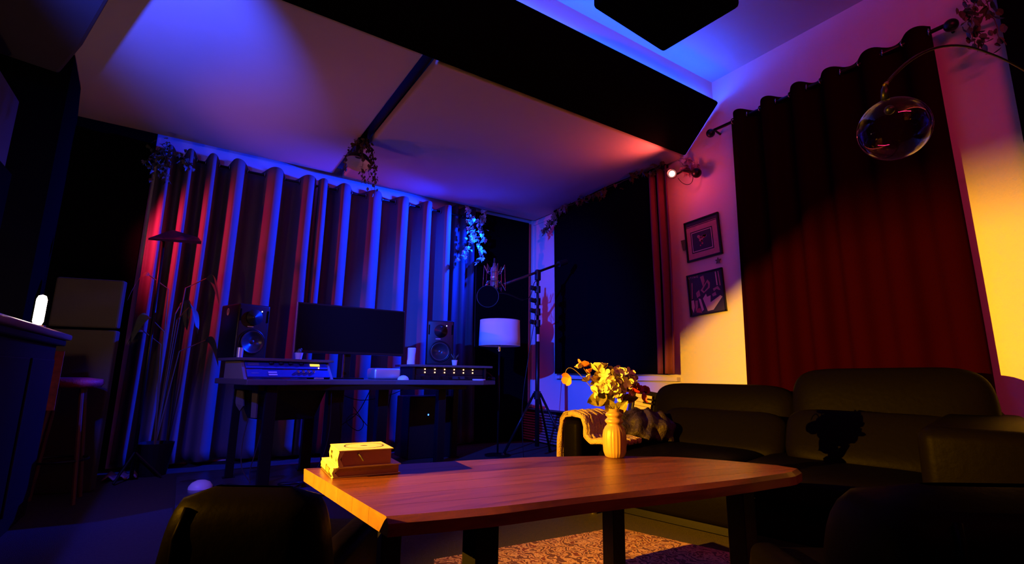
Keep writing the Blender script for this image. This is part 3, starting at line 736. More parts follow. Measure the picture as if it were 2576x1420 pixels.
# monitor
mn = thing('computer_monitor', 'wide black computer monitor, switched off, in the middle of the desk', 'monitor', (1.18, 4.30, .745), math.radians(2))
RMt = Matrix.Rotation(math.radians(-4), 3, 'X')
build('bezel', MB().box((0, 0, .41), (.925, .03, .41), RMt), 'black_plastic', mn, local=True, bevel=.004)
build('screen', MB().box((0, -.0165, .415), (.905, .002, .375), RMt), 'screen', mn, local=True)
build('edge_trim', MB().box((-.464, -.008, .41), (.003, .012, .41), RMt), 'silver', mn, local=True, label='thin silver left edge')
build('stand_neck', MB().bb((-.045, .02, .01), (.005, .05, .28)), 'black_metal', mn, local=True, bevel=.003)
build('stand_edge', MB().bb((-.055, .015, .01), (-.046, .05, .28)), 'chrome', mn, local=True)
build('stand_foot', MB().prism([(-.16, -.09), (.10, -.07), (.14, .09), (-.14, .09)], 0, .012), 'black_metal', mn, local=True, bevel=.004)
# small things on the desk
def lathe_thing(name, label, cat, loc, prof, m, n=28):
    o = build(name, MB().lathe(prof, loc, n), m, smooth=True, origin=loc)
    md = o.modifiers.new('e', 'EDGE_SPLIT'); md.split_angle = math.radians(40)
    return tag(o, label, cat)
lathe_thing('metal_cup', 'slim metal cup at the left end of the left riser', 'cup', (.335, 4.17, .895), [(.021, 0), (.022, .075), (.020, .075), (.019, .006), (.001, .006)], 'silver')
lathe_thing('wax_candle', 'pale unlit wax pillar candle on the right riser', 'candle', (1.745, 4.36, .88), [(.037, 0), (.038, .004), (.038, .148), (.033, .153), (.028, .143), (.001, .138)], 'white')
def cactus(label, loc, spiky, sc):
    t = thing('potted_succulent', label, 'plant', loc)
    L = Vector(loc)
    build('pot', MB().lathe([(.022 * sc, 0), (.030 * sc, .050 * sc), (.027 * sc, .050 * sc), (.026 * sc, .040 * sc), (.001, .040 * sc)], L, 24), 'white', t, smooth=False)
    rnd = random.Random(3)
    mb = MB()
    if spiky:
        for k in range(10):
            a = rnd.uniform(0, 2 * PI); h = rnd.uniform(.04, .075)
            mb.tube([L + Vector((0, 0, .04)), L + Vector((math.cos(a) * .02, math.sin(a) * .02, .04 + h * .6)), L + Vector((math.cos(a) * .045, math.sin(a) * .03, .04 + h))], [.004, .004, .0005], 5)
    else:
        mb.ball(L + Vector((0, 0, .058 * sc)), .016 * sc, 10, 8, (1, 1, 1.5)); mb.ball(L + Vector((.012, 0, .075 * sc)), .009 * sc, 8, 6, (1, 1, 1.4)); mb.ball(L + Vector((-.016, 0, .052 * sc)), .009 * sc, 8, 6)
    build('foliage', mb, 'ivy', t, smooth=True)
cactus('cactus in a white pot on the left riser beside the monitor', (.74, 4.16, .896), False, 1.0)
cactus('spiky succulent in a white pot on the right riser', (2.10, 4.18, .88), True, .95)
o = build('computer_box', MB().bb((1.365, 4.22, .747), (1.60, 4.44, .842)), 'silver', bevel=.02, seg=4); tag(o, 'low silver computer box with rounded corners on the desk', 'computer')
lathe_thing('white_dome', 'small white dome on the desk beside the silver box', 'speaker', (1.585, 4.12, .745), [(.048, 0), (.046, .012), (.036, .026), (.018, .036), (.001, .039)], 'white')
lathe_thing('white_dome', 'white dome lying on the floor behind the left armchair', 'lamp', (.19, 4.19, 0.0), [(.075, 0), (.072, .018), (.056, .040), (.028, .054), (.001, .058)], 'white')
lathe_thing('round_coaster', 'pale round disc near the right end of the desk', 'coaster', (2.33, 4.12, .745), [(.060, 0), (.064, .006), (.060, .012), (.001, .012)], 'white')
hp = thing('headphones', 'dark headphones lying on the right end of the desk', 'headphones', (2.46, 4.32, .745))
build('headband', MB().tube(bez((2.38, 4.3, .77), (2.42, 4.3, .84), (2.54, 4.3, .84), (2.56, 4.26, .77)), .009, 8), 'black_plastic', hp, smooth=True)
for x in (2.38, 2.56): build('ear_cup', MB().lathe([(.036, 0), (.038, .02), (.030, .03), (.001, .03)], (x, 4.28, .746), 20), 'black_plastic', hp, smooth=True)
o = build('remote_control', MB().bb((.84, 4.02, .746), (.91, 4.06, .758)), 'silver', bevel=.004); tag(o, 'small silver remote lying on the desk left of the monitor', 'remote control')

# cables below the desk
def cable(label, pts, r=.004, m='black_plastic'):
    P = [Vector(p) for p in pts]; fine = []
    for i in range(len(P) - 1):
        p0 = P[max(i - 1, 0)]; p1 = P[i]; p2 = P[i + 1]; p3 = P[min(i + 2, len(P) - 1)]
        for j in range(8):
            t = j / 8
            fine.append(.5 * ((2 * p1) + (p2 - p0) * t + (2 * p0 - 5 * p1 + 4 * p2 - p3) * t * t + (3 * p1 - p0 - 3 * p2 + p3) * t ** 3))
    fine.append(P[-1])
    o = build('cable', MB().tube(fine, r, 6), m, smooth=True, origin=P[0]); tag(o, label, 'cable'); return o
cable('pale cable hanging from the rack box at the left desk end', [(.44, 4.2, .46), (.42, 4.2, .3), (.43, 4.18, .12), (.50, 4.14, .006)], .004, 'grey_fabric')
cable('cable sagging from the rack box to the floor near the front desk leg', [(.56, 4.24, .46), (.53, 4.28, .25), (.50, 4.3, .08), (.51, 4.3, .006)], .004, 'grey_fabric')
cable('long thin cable curving from the desk to the floor left of the books', [(.98, 4.05, .68), (.98, 4.02, .35), (.92, 4.0, .12), (.80, 3.95, .01), (.70, 3.9, .005)], .004)
cable('thin cable looping in front of the blue-lit curtain under the desk', [(1.45, 4.5, .70), (1.36, 4.6, .45), (1.22, 4.65, .32), (1.16, 4.6, .18), (1.12, 4.6, .005)], .004)
cable('dark cable hanging under the middle of the desk', [(1.62, 4.45, .70), (1.58, 4.5, .4), (1.50, 4.5, .15), (1.48, 4.5, .005)], .004)
cable('slack cable strung sideways under the desk', [(1.15, 4.5, .62), (1.35, 4.5, .56), (1.6, 4.5, .60), (1.8, 4.5, .68)], .0035)
cable('knotted cable loop beneath the monitor stand', [(1.30, 4.55, .50), (1.40, 4.55, .36), (1.34, 4.5, .30), (1.24, 4.52, .38), (1.32, 4.55, .44), (1.42, 4.5, .34)], .0035)
cable('coiled cable beside the foot of the front desk leg', [(.62, 3.86, .01), (.70, 3.80, .012), (.78, 3.86, .03), (.74, 3.96, .02), (.66, 3.94, .03), (.64, 3.84, .045), (.74, 3.80, .05), (.80, 3.88, .03)], .009)
cable('cable lying across the floor towards the front desk leg', [(.22, 4.05, .006), (.32, 4.22, .006), (.45, 4.12, .006), (.60, 4.02, .006)], .005)
pb = thing('power_strip', 'dark power strip lying on the floor below the desk', 'power strip', (.85, 3.9, 0), math.radians(-20))
build('housing', MB().bb((-.13, -.03, 0), (.13, .03, .03)), 'grey_fabric', pb, local=True, bevel=.005)
for x in (-.03, .03): build('plug', MB().bb((x - .015, -.015, .03), (x + .015, .015, .06)), 'chrome', pb, local=True, bevel=.004)
o = build('floor_sheet', MB().grid(lambda s, t: Vector((.05 + s * 1.1, 3.55 + t * 1.25, .006 + .004 * math.sin(13 * s + 5 * t) + .003 * math.sin(23 * t - 7 * s))), 60, 60),
          mat('glossy_mat', (.05, .05, .055), .28), smooth=True); tag(o, 'rumpled glossy floor mat under the left half of the desk', 'mat')

cm = thing('subwoofer', 'dark boxy subwoofer on the floor under the right half of the desk', 'speaker', (2.05, 4.72, 0))
build('cabinet', MB().bb((1.85, 4.60, .0), (2.35, 4.95, .58)), 'black_plastic', cm, bevel=.01)
build('status_light', MB().bb((2.04, 4.594, .40), (2.05, 4.60, .415)), 'blue_led_dot', cm)

# ------------------------------------------------------------------ music stand, plant, floor lamp
ms = thing('music_stand', 'tall thin stand with flat slanted top in front of the red-lit curtain', 'stand', (-.26, 4.70, 0))
build('plate', MB().add([(-.345, 4.70, 1.815), (.005, 4.72, 1.85), (-.02, 4.90, 1.92), (-.21, 4.92, 1.96), (-.345, 4.70, 1.80), (.005, 4.72, 1.825), (-.02, 4.90, 1.90), (-.21, 4.92, 1.94)],
      [(0, 1, 2, 3), (7, 6, 5, 4), (0, 4, 5, 1), (1, 5, 6, 2), (2, 6, 7, 3), (3, 7, 4, 0)]), 'black_metal', ms)
build('pole', MB().tube([(-.25, 4.75, 1.84), (-.235, 4.73, .9), (-.23, 4.72, .02)], .013, 10), 'black_metal', ms, smooth=True)
for a in (0, 2.1, 4.2):
    build('leg', MB().tube([(-.23, 4.72, .2), (-.23 + .18 * math.cos(a), 4.72 + .18 * math.sin(a), .012)], .009, 8), 'black_metal', ms)
pp = thing('leafy_floor_plant', 'tall dark broad-leaved plant beside the stand before the red curtain', 'plant', (-.12, 4.9, 0))
build('pot', MB().lathe([(.10, 0), (.13, .24), (.12, .24), (.11, .2), (.001, .2)], (-.12, 4.9, 0), 24), 'dark_wood', pp)
for k, (a, h, rr) in enumerate(((0.2, 1.72, .20), (2.9, 1.70, .20), (1.2, 1.5, .12), (4.0, 1.35, .22), (5.2, 1.45, .22), (0.3, 1.2, .26), (3.0, 1.25, .18))):
    base = Vector((-.12, 4.86, .2)); tip = base + Vector((math.cos(a) * rr, math.sin(a) * rr * .6, h - .35)); mid = base + Vector((math.cos(a) * rr * .3, math.sin(a) * rr * .2, h - .45))
    build('stalk', MB().tube([base, mid, tip], .005, 6), 'stem', pp)
    dr = Vector((math.cos(a), math.sin(a) * .6, 0)).normalized(); sd = Vector((-dr.y, dr.x, 0))
    def lf(s, t, tip=tip, dr=dr):
        wd = .05 * math.sin(PI * min(1, t * .95 + .05)) ** .7
        return tip + dr * (t * .12) + Vector((0, 0, .12 * t - .34 * t * t)) + (Vector((dr.y, -dr.x, 0)) * .8 + Vector((0, 0, .6))) * (s - .5) * 2 * wd
    build('leaf', MB().grid(lf, 4, 10), 'ivy', pp, smooth=True)

fl = thing('floor_lamp', 'floor lamp with white drum shade and thin black pole, right of the desk', 'lamp', (2.74, 4.42, 0))
build('lamp_shade', MB().grid(lambda s, t: Vector((2.735 + (.207 - .008 * t * -1) * math.cos(2 * PI * s), 4.42 + (.207 + .008 * t) * math.sin(2 * PI * s), 1.36 - .262 * t)), 48, 4), 'shade', fl, smooth=True, solid=.004)
for z_, r_ in ((1.098, .214), (1.36, .207)): build('shade_ring', MB().torus((2.735, 4.42, z_), r_, .004, None, 40, 6), 'shade', fl, smooth=True)
build('pole', MB().tube([(2.735, 4.42, .02), (2.735, 4.42, 1.2)], .010, 10), 'black_metal', fl, smooth=True)
build('socket', MB().lathe([(.014, 1.04), (.014, 1.09), (.02, 1.1), (.02, 1.17), (.001, 1.17)], (2.735, 4.42, 0), 14), 'chrome', fl)
build('switch', MB().tube([(2.735, 4.42, 1.06), (2.70, 4.40, 1.06)], .006, 8), 'chrome', fl)
build('base', MB().lathe([(.13, 0), (.13, .012), (.03, .022), (.001, .022)], (2.735, 4.42, 0), 32), 'black_metal', fl)

# ------------------------------------------------------------------ microphone on stand
st = thing('microphone_stand', 'tall black boom microphone stand on three legs in the corner', 'stand', (3.05, 4.18, 0))
B = Vector((3.05, 4.18, 0))
build('lower_pole', MB().tube([B + Vector((0, 0, .10)), B + Vector((0, 0, 1.32))], .022, 14), 'black_metal', st, smooth=True)
build('upper_pole', MB().tube([B + Vector((0, 0, 1.32)), B + Vector((0, 0, 1.83))], .015, 12), 'black_metal', st, smooth=True)
for z in (1.34, 1.46, 1.57, 1.70):
    build('collar', MB().lathe([(.030, 0), (.030, .07)], B + Vector((0, 0, z - .04)), 16), 'black_plastic', st)
    build('clamp_knob', MB().tube([B + Vector((-.03, 0, z)), B + Vector((-.085, .01, z + .01))], .024, 10), 'black_plastic', st)
build('leg_hub', MB().lathe([(.034, 0), (.036, .08)], B + Vector((0, 0, .56)), 16), 'black_plastic', st)
for a in (math.radians(150), math.radians(-50), math.radians(30)):
    e = B + Vector((math.cos(a) * .34, math.sin(a) * .34, .012))
    build('leg', MB().tube([B + Vector((math.cos(a) * .03, math.sin(a) * .03, .62)), e], .013, 8), 'black_metal', st, smooth=True)
    build('foot', MB().ball(e + Vector((0, 0, .008)), .02, 8, 6), 'black_plastic', st)
build('swivel', MB().box(B + Vector((0, 0, 1.85)), (.055, .05, .12)), 'black_plastic', st, bevel=.012, seg=3)
b0, b1 = Vector((2.58, 4.16, 1.685)), Vector((3.36, 4.19, 2.02))
build('boom', MB().tube([b0, b1], .0135, 12), mat('satin_boom', (.10, .07, .07), .3, .8), st, smooth=True)
build('counterweight', MB().tube([b1 - (b1 - b0).normalized() * .02, b1 + (b1 - b0).normalized() * .10], .032, 14), 'black_plastic', st)
build('boom_tip', MB().tube([b0 - (b1 - b0).normalized() * .07, b0 + (b1 - b0).normalized() * .02], .017, 12), 'black_metal', st)
build('sticker', MB().grid(lambda s, t: B + Vector((.0228 * math.cos(-2.6 + 1.6 * s), .0228 * math.sin(-2.6 + 1.6 * s), 1.145 + .075 * t)), 8, 2), 'pink_paper', st, label='small pale sticker wrapped on the pole')
mc = thing('condenser_microphone', 'silver studio microphone upright in a wire shock mount on the boom', 'microphone', (2.50, 4.16, 1.50))
mcx, mcy = 2.49, 4.15
build('body', MB().lathe([(.001, 1.52), (.030, 1.52), (.034, 1.53), (.034, 1.74), (.038, 1.745), (.038, 1.76), (.033, 1.77), (.033, 1.84), (.024, 1.86), (.016, 1.87), (.014, 1.90), (.001, 1.90)], (mcx, mcy, 0), 24), mat('mic_satin', (.6, .45, .38), .3, .85), mc, smooth=True)
build('dial', MB().lathe([(.008, 0), (.008, .005), (.001, .005)], (mcx - .018, mcy - .03, 1.66), 12, Matrix.Rotation(PI / 2, 3, 'X')), 'black_plastic', mc)
cage = MB()
for z, rr in ((1.71, .062), (1.80, .070)):
    cage.torus((mcx, mcy, z), rr, .003, None, 24, 5)
for k in range(6):
    a = 2 * PI * k / 6
    p = lambda rr, z, aa=a: Vector((mcx + rr * math.cos(aa), mcy + rr * math.sin(aa), z))
    cage.tube([p(.065, 1.71), p(.115, 1.62, a + .3), p(.062, 1.72, a + .5)], .0028, 5)
    cage.tube([p(.070, 1.80), p(.105, 1.88, a + .3), p(.07, 1.80, a + .5)], .0028, 5)
    cage.tube([p(.115, 1.62, a + .3), p(.105, 1.88, a + .3)], .0025, 5)
build('shock_mount', cage, 'chrome', mc)
build('mount_arm', MB().tube([(mcx + .06, mcy, 1.66), (2.54, 4.16, 1.65), (2.58, 4.16, 1.68)], .008, 8), 'black_metal', mc)
build('cable_plug', MB().tube([(mcx, mcy, 1.90), (mcx, mcy, 1.95)], .010, 10), 'black_plastic', mc)
pf = thing('pop_filter', 'round black pop filter in front of the silver microphone', 'pop filter', (2.40, 4.05, 1.5))
RP = Matrix.Rotation(math.radians(-35), 3, 'Z') @ Matrix.Rotation(PI / 2, 3, 'X')
build('rim', MB().torus((2.37, 4.06, 1.54), .105, .005, RP, 36, 6), 'black_plastic', pf, smooth=True)
build('mesh_disc', MB().lathe([(.104, -.002), (.104, .002)], (2.37, 4.06, 1.54), 32, RP), 'black_fabric', pf)
build('gooseneck', MB().tube(bez((2.47, 4.05, 1.58), (2.6, 4.08, 1.62), (2.75, 4.1, 1.55), (2.82, 4.12, 1.555)), .008, 8), 'black_metal', pf, smooth=True)
cable('microphone cable looping from the boom down beside the stand pole', [(2.80, 4.13, 1.55), (2.92, 4.14, 1.60), (2.98, 4.14, 1.76), (3.02, 4.12, 1.72), (3.0, 4.14, 1.45), (2.94, 4.18, 1.0), (2.88, 4.2, .5), (2.9, 4.2, .006)], .004)

# ------------------------------------------------------------------ bar on the left
br = thing('bar_counter', 'dark wooden bar counter at the left edge with a thick moulded top', 'bar counter', (-.8, 2.9, 0))
build('body', MB().bb((-.98, 2.18, 0), (-.64, 3.92, .93)), 'dark_wood', br, bevel=.004)
build('counter_top', MB().bb((-.985, 2.13, .965), (-.585, 3.99, 1.0)), mat('bar_top', (.16, .10, .09), .3), br, bevel=.012, seg=3)
build('moulding', MB().bb((-.982, 2.15, .93), (-.605, 3.96, .965)), 'dark_wood', br, bevel=.008)
for y in (2.25, 2.82, 3.38):
    build('front_panel', MB().bb((-.642, y, .10), (-.628, y + .5, .85)), 'dark_wood', br, bevel=.006)
A0 = Vector(AMB)
fx_ = thing('added_stage_light', 'invented unseen stage light with beam-shaping flags beside the bar, facing the sofa wall', 'spotlight', (AMB[0], AMB[1], 0))  # invented fixture around the amber spot, out of view
dA = Vector((3.78, 3.60, .70)) - A0; dB = Vector((3.78, 2.32, 1.53)) - A0; axf = (Vector((3.78, 1.25, .70)) - A0).normalized()
qf = Vector((0, 0, 1)).rotation_difference(axf).to_matrix()
build('housing', MB().lathe([(.02, -.22), (.055, -.20), (.06, -.03), (.06, .012), (.054, .012), (.054, -.02), (.001, -.03)], A0, 28, qf), 'black_metal', fx_, smooth=True)
build('pole', MB().tube([(A0.x - .1, A0.y, .02), (A0.x - .1, A0.y, 1.17)], .014, 10), 'black_metal', fx_)
build('yoke', MB().tube([(A0.x - .1, A0.y, 1.15), (A0.x - .1, A0.y, 1.19)], .03, 12), 'black_metal', fx_)
build('base', MB().lathe([(.16, 0), (.16, .02), (.001, .022)], (A0.x - .1, A0.y, 0), 28), 'black_metal', fx_)
pa = A0 + dA * .04; pb_ = A0 + dB * .04; ed = (pb_ - pa).normalized(); outw = Vector((0, .55, .84))
pts_ = [pa - ed * .16, pb_ + ed * .16, pb_ + ed * .16 + outw * .20, pa - ed * .16 + outw * .20]
build('beam_flag', MB().add(pts_, [(0, 1, 2, 3)]), 'black_metal', fx_, solid=.002)  # unseen flag added to cut the beam along a slanted edge on the wall
pc = A0 + (Vector((3.78, 2.9, 1.92)) - A0) * .014; pd = A0 + (Vector((3.78, -1.2, 1.92)) - A0) * .014; up3 = Vector((-.03, 0, .12))
build('beam_flag', MB().add([pc, pd, pd + up3, pc + up3], [(0, 1, 2, 3)]), 'black_metal', fx_, solid=.002)  # second added flag keeps amber light off the upper wall
tb = thing('tube_lamp', 'small upright glowing white tube lamp on the bar top', 'lamp', (-.64, 3.36, 1.0))
build('base', MB().lathe([(.034, 0), (.034, .010), (.001, .010)], (-.635, 3.36, 1.0), 20), 'brass', tb)
build('lit_tube', MB().lathe([(.001, .010), (.015, .012), (.021, .03), (.021, .140), (.015, .158), (.001, .164)], (-.635, 3.36, 1.0), 20), 'flame', tb, smooth=True, label='glowing white tube')
st_ = build('sticker_strip', MB().bb((-.640, 3.923, .56), (-.60, 3.929, .90)), mat('sticker_print', (.45, .16, .07), .6, noise=30, vary=.8), None); tag(st_, 'narrow orange patterned strip hanging at the far end of the bar', 'poster')
lamp('tube_glow', 'POINT', (-.62, 3.44, 1.12), (1.0, .50, .22), 5, shadow_soft_size=.02)
def stool(label, x, y, h):
    t = thing('bar_stool', label, 'stool', (x, y, 0), 0, 'red round stools by the bar')
    build('seat', MB().lathe([(.10, -.02), (.15, -.015), (.165, .01), (.155, .035), (.08, .045), (.001, .046)], (x, y, h), 32), 'red_seat', t, smooth=True)
    for k in range(4):
        a = PI / 4 + k * PI / 2
        build('leg', MB().tube([(x + .09 * math.cos(a), y + .09 * math.sin(a), h - .02), (x + .17 * math.cos(a), y + .17 * math.sin(a), .0)], .013, 8), mat('stool_wood', (.10, .03, .025), .5) if k == 0 else bpy.data.materials['stool_wood'], t)
    build('footrest', MB().torus((x, y, .25), .145, .008, None, 28, 6), 'black_metal', t, smooth=True)
stool('red round stool standing past the far end of the bar', -.58, 4.17, .70)
stool('low red round stool beside the near bar front at the left edge', -.56, 1.96, .46)
o = build('folded_cloth', MB().grid(lambda s, t: Vector((-.40 + s * .2, 4.72 + t * .2, .012 + .30 * 0 + .03 * math.sin(9 * s) ** 2)), 12, 8), mat('dusty_cloth', (.25, .16, .2), .9), smooth=True, solid=.01); tag(o, 'crumpled mauve cloth on the floor by the left wall', 'cloth')

# ------------------------------------------------------------------ coffee table
ct = thing('coffee_table', 'live-edge wooden coffee table with black steel legs in the foreground', 'table', (1.1, 1.3, 0))
nx = [.397, .50, .646, .896, 1.174, 1.489, 1.70, 1.79]; ny = [1.073, 1.050, 1.020, .992, .958, .920, .908, .935]
fx = [.356, .65, .917, 1.143, 1.391, 1.619, 1.70, 1.79]; fy = [1.742, 1.664, 1.62, 1.569, 1.469, 1.316, 1.201, 1.02]
NP = 6
for k in range(NP):
    def stripf(k=k):
        mb = MB(); n = 36; vs = []
        for i in range(n + 1):
            x = .397 + (1.79 - .397) * i / n
            a = interp(nx, ny, x); b = interp(fx, fy, x)
            y0 = a + (b - a) * k / NP; y1 = a + (b - a) * (k + 1) / NP
            wob = .004 * math.sin(x * 9) if k == 0 else 0
            xl = x - (y0 - 1.07) * .062 * (1 - i / n); xl1 = x - (y1 - 1.07) * .062 * (1 - i / n)
            g = .0006
            lo = -.014 if k == 0 else 0; hi = .012 if k == NP - 1 else 0
            vs += [Vector((xl, y0 + g + wob, .462)), Vector((xl1, y1 - g + hi * 0, .462)), Vector((xl1, y1 - g + hi, .496)), Vector((xl1, y1 - g, .5)), Vector((xl, y0 + g + (-lo), .5)), Vector((xl, y0 + g + wob, .488))]
        m6 = 6
        fs = [tuple(range(m6))] + [tuple(n * m6 + j for j in range(m6))[::-1]]
        for i in range(n):
            for j in range(m6):
                fs.append((i * m6 + j, (i + 1) * m6 + j, (i + 1) * m6 + (j + 1) % m6, i * m6 + (j + 1) % m6))
        return mb.add(vs, fs)
    pk = build('plank', stripf(), 'wood', ct)
    pk.data.materials.append(M['end_grain']); pk.data.polygons[0].material_index = 1; pk.data.polygons[1].material_index = 1
for x, y, wd in ((.655, 1.13, .066), (.595, 1.60, .064), (1.60, 1.045, .064), (1.38, 1.415, .058)):
    build('leg', MB().bb((x - wd / 2, y - wd / 2, .0), (x + wd / 2, y + wd / 2, .455)), 'black_metal', ct, bevel=.003)
for a, b in (((.655, 1.13), (.595, 1.60)), ((1.60, 1.045), (1.38, 1.415))):
    va, vb = Vector((*a, .458)), Vector((*b, .458)); d = vb - va
    R3 = Matrix.Rotation(math.atan2(d.y, d.x), 3, 'Z')
    build('crossbar', MB().box((va + vb) / 2, (d.length + .06, .06, .008), R3), 'black_metal', ct)

# books
def book(name, label, fl_, wdir, W, D, z0, H, cover_m, curved, ang):
    t = thing(name, label, 'book', (fl_[0], fl_[1], z0), ang)
    build('pages', MB().bb((.010, .004, .004), (W - .006, D - .004, H - .004)), 'pages', t, local=True)
    build('front_cover', MB().bb((0, 0, H - .0035), (W, D, H)), cover_m, t, local=True, bevel=.001)
    build('back_cover', MB().bb((0, 0, 0), (W, D, .0035)), cover_m, t, local=True, bevel=.001)
    build('spine', MB().ext([(0.012, 0.0), (0.002, .004), (-.002, H / 2), (0.002, H - .004), (0.012, H), (0.016, H - .004), (.006, H / 2), (.016, .004)], 1, 0, D), cover_m, t, local=True, smooth=False)
    return t
b1 = book('lower_book', 'larger thin book at the bottom of the stack on the table', (.392, 1.531), 0, .200, .205, .5, .029, 'cover', False, math.radians(-4))
build('spine_label', MB().bb((-.0032, .105, .007), (-.001, .185, .022)), 'petal_cream', b1, local=True, label='pale title block on the spine')
build('spine_label', MB().bb((-.0032, .045, .007), (-.001, .095, .022)), 'petal_orange', b1, local=True, label='orange block on the spine')
build('spine_ink', MB().bb((-.0026, .012, .003), (-.0008, .2, .006)).bb((-.0026, .098, .003), (-.0008, .102, .026)), 'ink', b1, local=True)
b2 = book('upper_book', 'thick pale hardback with a ring printed on its cover, on top of the stack', (.402, 1.520), 0, .160, .158, .5292, .048, 'cover', False, math.radians(-5))
ring = MB()
def circ(mb, cx, cy, r0, r1, z, n=40, ex=1.0):
    vs = []; fs = []
    for k in range(n):
        a = 2 * PI * k / n; vs += [Vector((cx + r0 * ex * math.cos(a), cy + r0 * math.sin(a), z)), Vector((cx + r1 * ex * math.cos(a), cy + r1 * math.sin(a), z))]
    for k in range(n): k2 = (k + 1) % n; fs.append((2 * k, 2 * k + 1, 2 * k2 + 1, 2 * k2))
    mb.add(vs, fs)
circ(ring, .088, .082, .056, .0595, .0484); circ(ring, .088, .082, .001, .006, .0484, 16, 1.8)
build('cover_ring', ring, 'ink', b2, local=True, solid=.0003)
build('ribbon', MB().tube([(.055, .002, .038), (.062, -.006, .030), (.070, -.010, .018)], .002, 6), 'ink', b2, local=True)
build('spine_ink', MB().bb((-.0026, .10, .012), (-.0010, .106, .036)).bb((-.0026, .116, .014), (-.0010, .119, .036)).bb((-.0026, .02, .016), (-.0010, .023, .028)), 'ink', b2, local=True)

# vase with flowers
VX, VY = 1.400, 1.420
vs_ = thing('ceramic_vase', 'ochre fluted ceramic vase with ringed neck on the coffee table', 'vase', (VX, VY, .5))
u = .00152
prof = [(19, 0), (24, 3), (28, 14), (29.5, 34), (29.5, 52), (27.5, 64), (23, 73), (18, 78), (18, 81), (22, 84), (23, 88), (20, 92), (17, 94), (17, 97), (21, 100), (21.5, 104), (18, 108), (13, 111), (13, 117), (11.5, 117), (11.5, 100), (.5, 96)]
build('body', MB().lathe([(a * u, b * u) for a, b in prof], (VX, VY, .5), 96, None, lambda i, a: 1 - (.035 * (0.5 + .5 * math.cos(22 * a)) if 1 <= i <= 5 else 0)), 'ceramic', vs_, smooth=True)
fw = thing('flower_bouquet', 'bouquet of cream hydrangea, orange poppies and dark red rose in the vase', 'flowers', (VX, VY, .66))
rv = Vector((.8364, -.548, 0)); fv = Vector((.546, .838, 0)); VC = Vector((VX, VY, .5))
def vp(px, py, dep=0): return VC + rv * ((px - 1540) * u) + Vector((0, 0, (1150 - py) * u)) + fv * dep
mouth = vp(1540, 1042)
rnd = random.Random(12)
fm = MB(); fm2 = MB()
def petal(mb, c, d, up_, L, W, cup=.3):
    d = d.normalized(); s = d.cross(up_).normalized(); n = s.cross(d).normalized()
    pts = []
    for (a, b) in ((0, 0), (.35, .38), (.75, .5), (1, .25), (1.02, 0), (1, -.25), (.75, -.5), (.35, -.38)):
        pts.append(c + d * a * L + s * b * W + n * (cup * L * a * a + .1 * W * abs(b)))
    k = len(pts); ctr = c + d * .55 * L + n * cup * L * .25
    mb.add(pts + [ctr], [(j, (j + 1) % k, k) for j in range(k)])
def rdir(): 
    while True:
        v = Vector((rnd.uniform(-1, 1), rnd.uniform(-1, 1), rnd.uniform(-1, 1)))
        if .1 < v.length < 1: return v.normalized()
hc = vp(1527, 972)
for k in range(120):
    n = rdir()
    if n.z < -.75: continue
    hb = hc if k % 5 < 3 else vp(1562, 968, .012)
    q0 = rnd.uniform(.75, 1.25)
    p = hb + rv * n.dot(rv) * 33 * u * q0 + fv * n.dot(fv) * 30 * u + Vector((0, 0, n.z * 34 * u * q0))
    a0 = rnd.uniform(0, 6.28); t1 = n.cross(Vector((rnd.random(), rnd.random(), 1))).normalized(); t2 = n.cross(t1)
    for q_ in range(4):
        a = a0 + q_ * PI / 2; petal(fm, p, t1 * math.cos(a) + t2 * math.sin(a) + n * rnd.uniform(-.1, .35), n, .024, .023, .3)
stuff(build('hydrangea_petals', fm, 'petal_cream', fw))
build('flower_core', MB().ball(hc, 24 * u, 16, 10), 'petal_mauve', fw, smooth=True)
def bloom(name, c, R, m, npet, tilt, seed, open_=1.0):
    rr = random.Random(seed); mb = MB(); tilt = tilt.normalized()
    t1 = tilt.cross(Vector((.2, .9, .1))).normalized(); t2 = tilt.cross(t1)
    for lay in range(2 if npet > 5 else 1):
        for q_ in range(npet):
            a = q_ * 2 * PI / npet + lay * .5 + rr.uniform(-.15, .15)
            petal(mb, c, (t1 * math.cos(a) + t2 * math.sin(a)) * open_ + tilt * (.25 + .6 * lay), tilt, R * (1 - .25 * lay), R * 1.05, .45)
    build(name, mb, m, fw, smooth=True)
def stalk(a, b, bow=0):
    build('flower_stem', MB().tube([a, a.lerp(b, .5) + Vector((0, 0, bow)), b], .0016, 6), 'stem', fw)
p1 = vp(1463, 930); bloom('orange_bloom', p1, 21 * u, 'petal_orange', 5, Vector((0, 0, 1)) + rv * .3, 1, .8); stalk(mouth, p1)
bloom('cream_bloom', p1 + rv * -4 * u + Vector((0, 0, -3 * u)), 17 * u, 'petal_cream', 4, Vector((0, 0, 1)) - rv * .6, 4, .7)
p2 = vp(1428, 958); bloom('orange_bloom', p2, 19 * u, 'petal_orange', 5, -fv * .5 + Vector((0, 0, -.2)) - rv * .5, 2); 
build('flower_stem', MB().tube(bez(mouth, vp(1490, 1000), vp(1430, 895), vp(1418, 946)), .0016, 6), 'stem', fw)
p3 = vp(1503, 942); bloom('cream_bloom', p3, 30 * u, 'petal_cream', 7, Vector((0, 0, 1)), 3, .8)
p4 = vp(1480, 945); bloom('bud', p4, 12 * u, 'petal_orange', 4, Vector((0, 0, 1)) - rv * .2, 7, .4)
p4 = vp(1478, 965); bloom('cream_bloom', p4, 18 * u, 'petal_cream', 5, Vector((0, 0, 1)) - rv * .8, 8, .8)
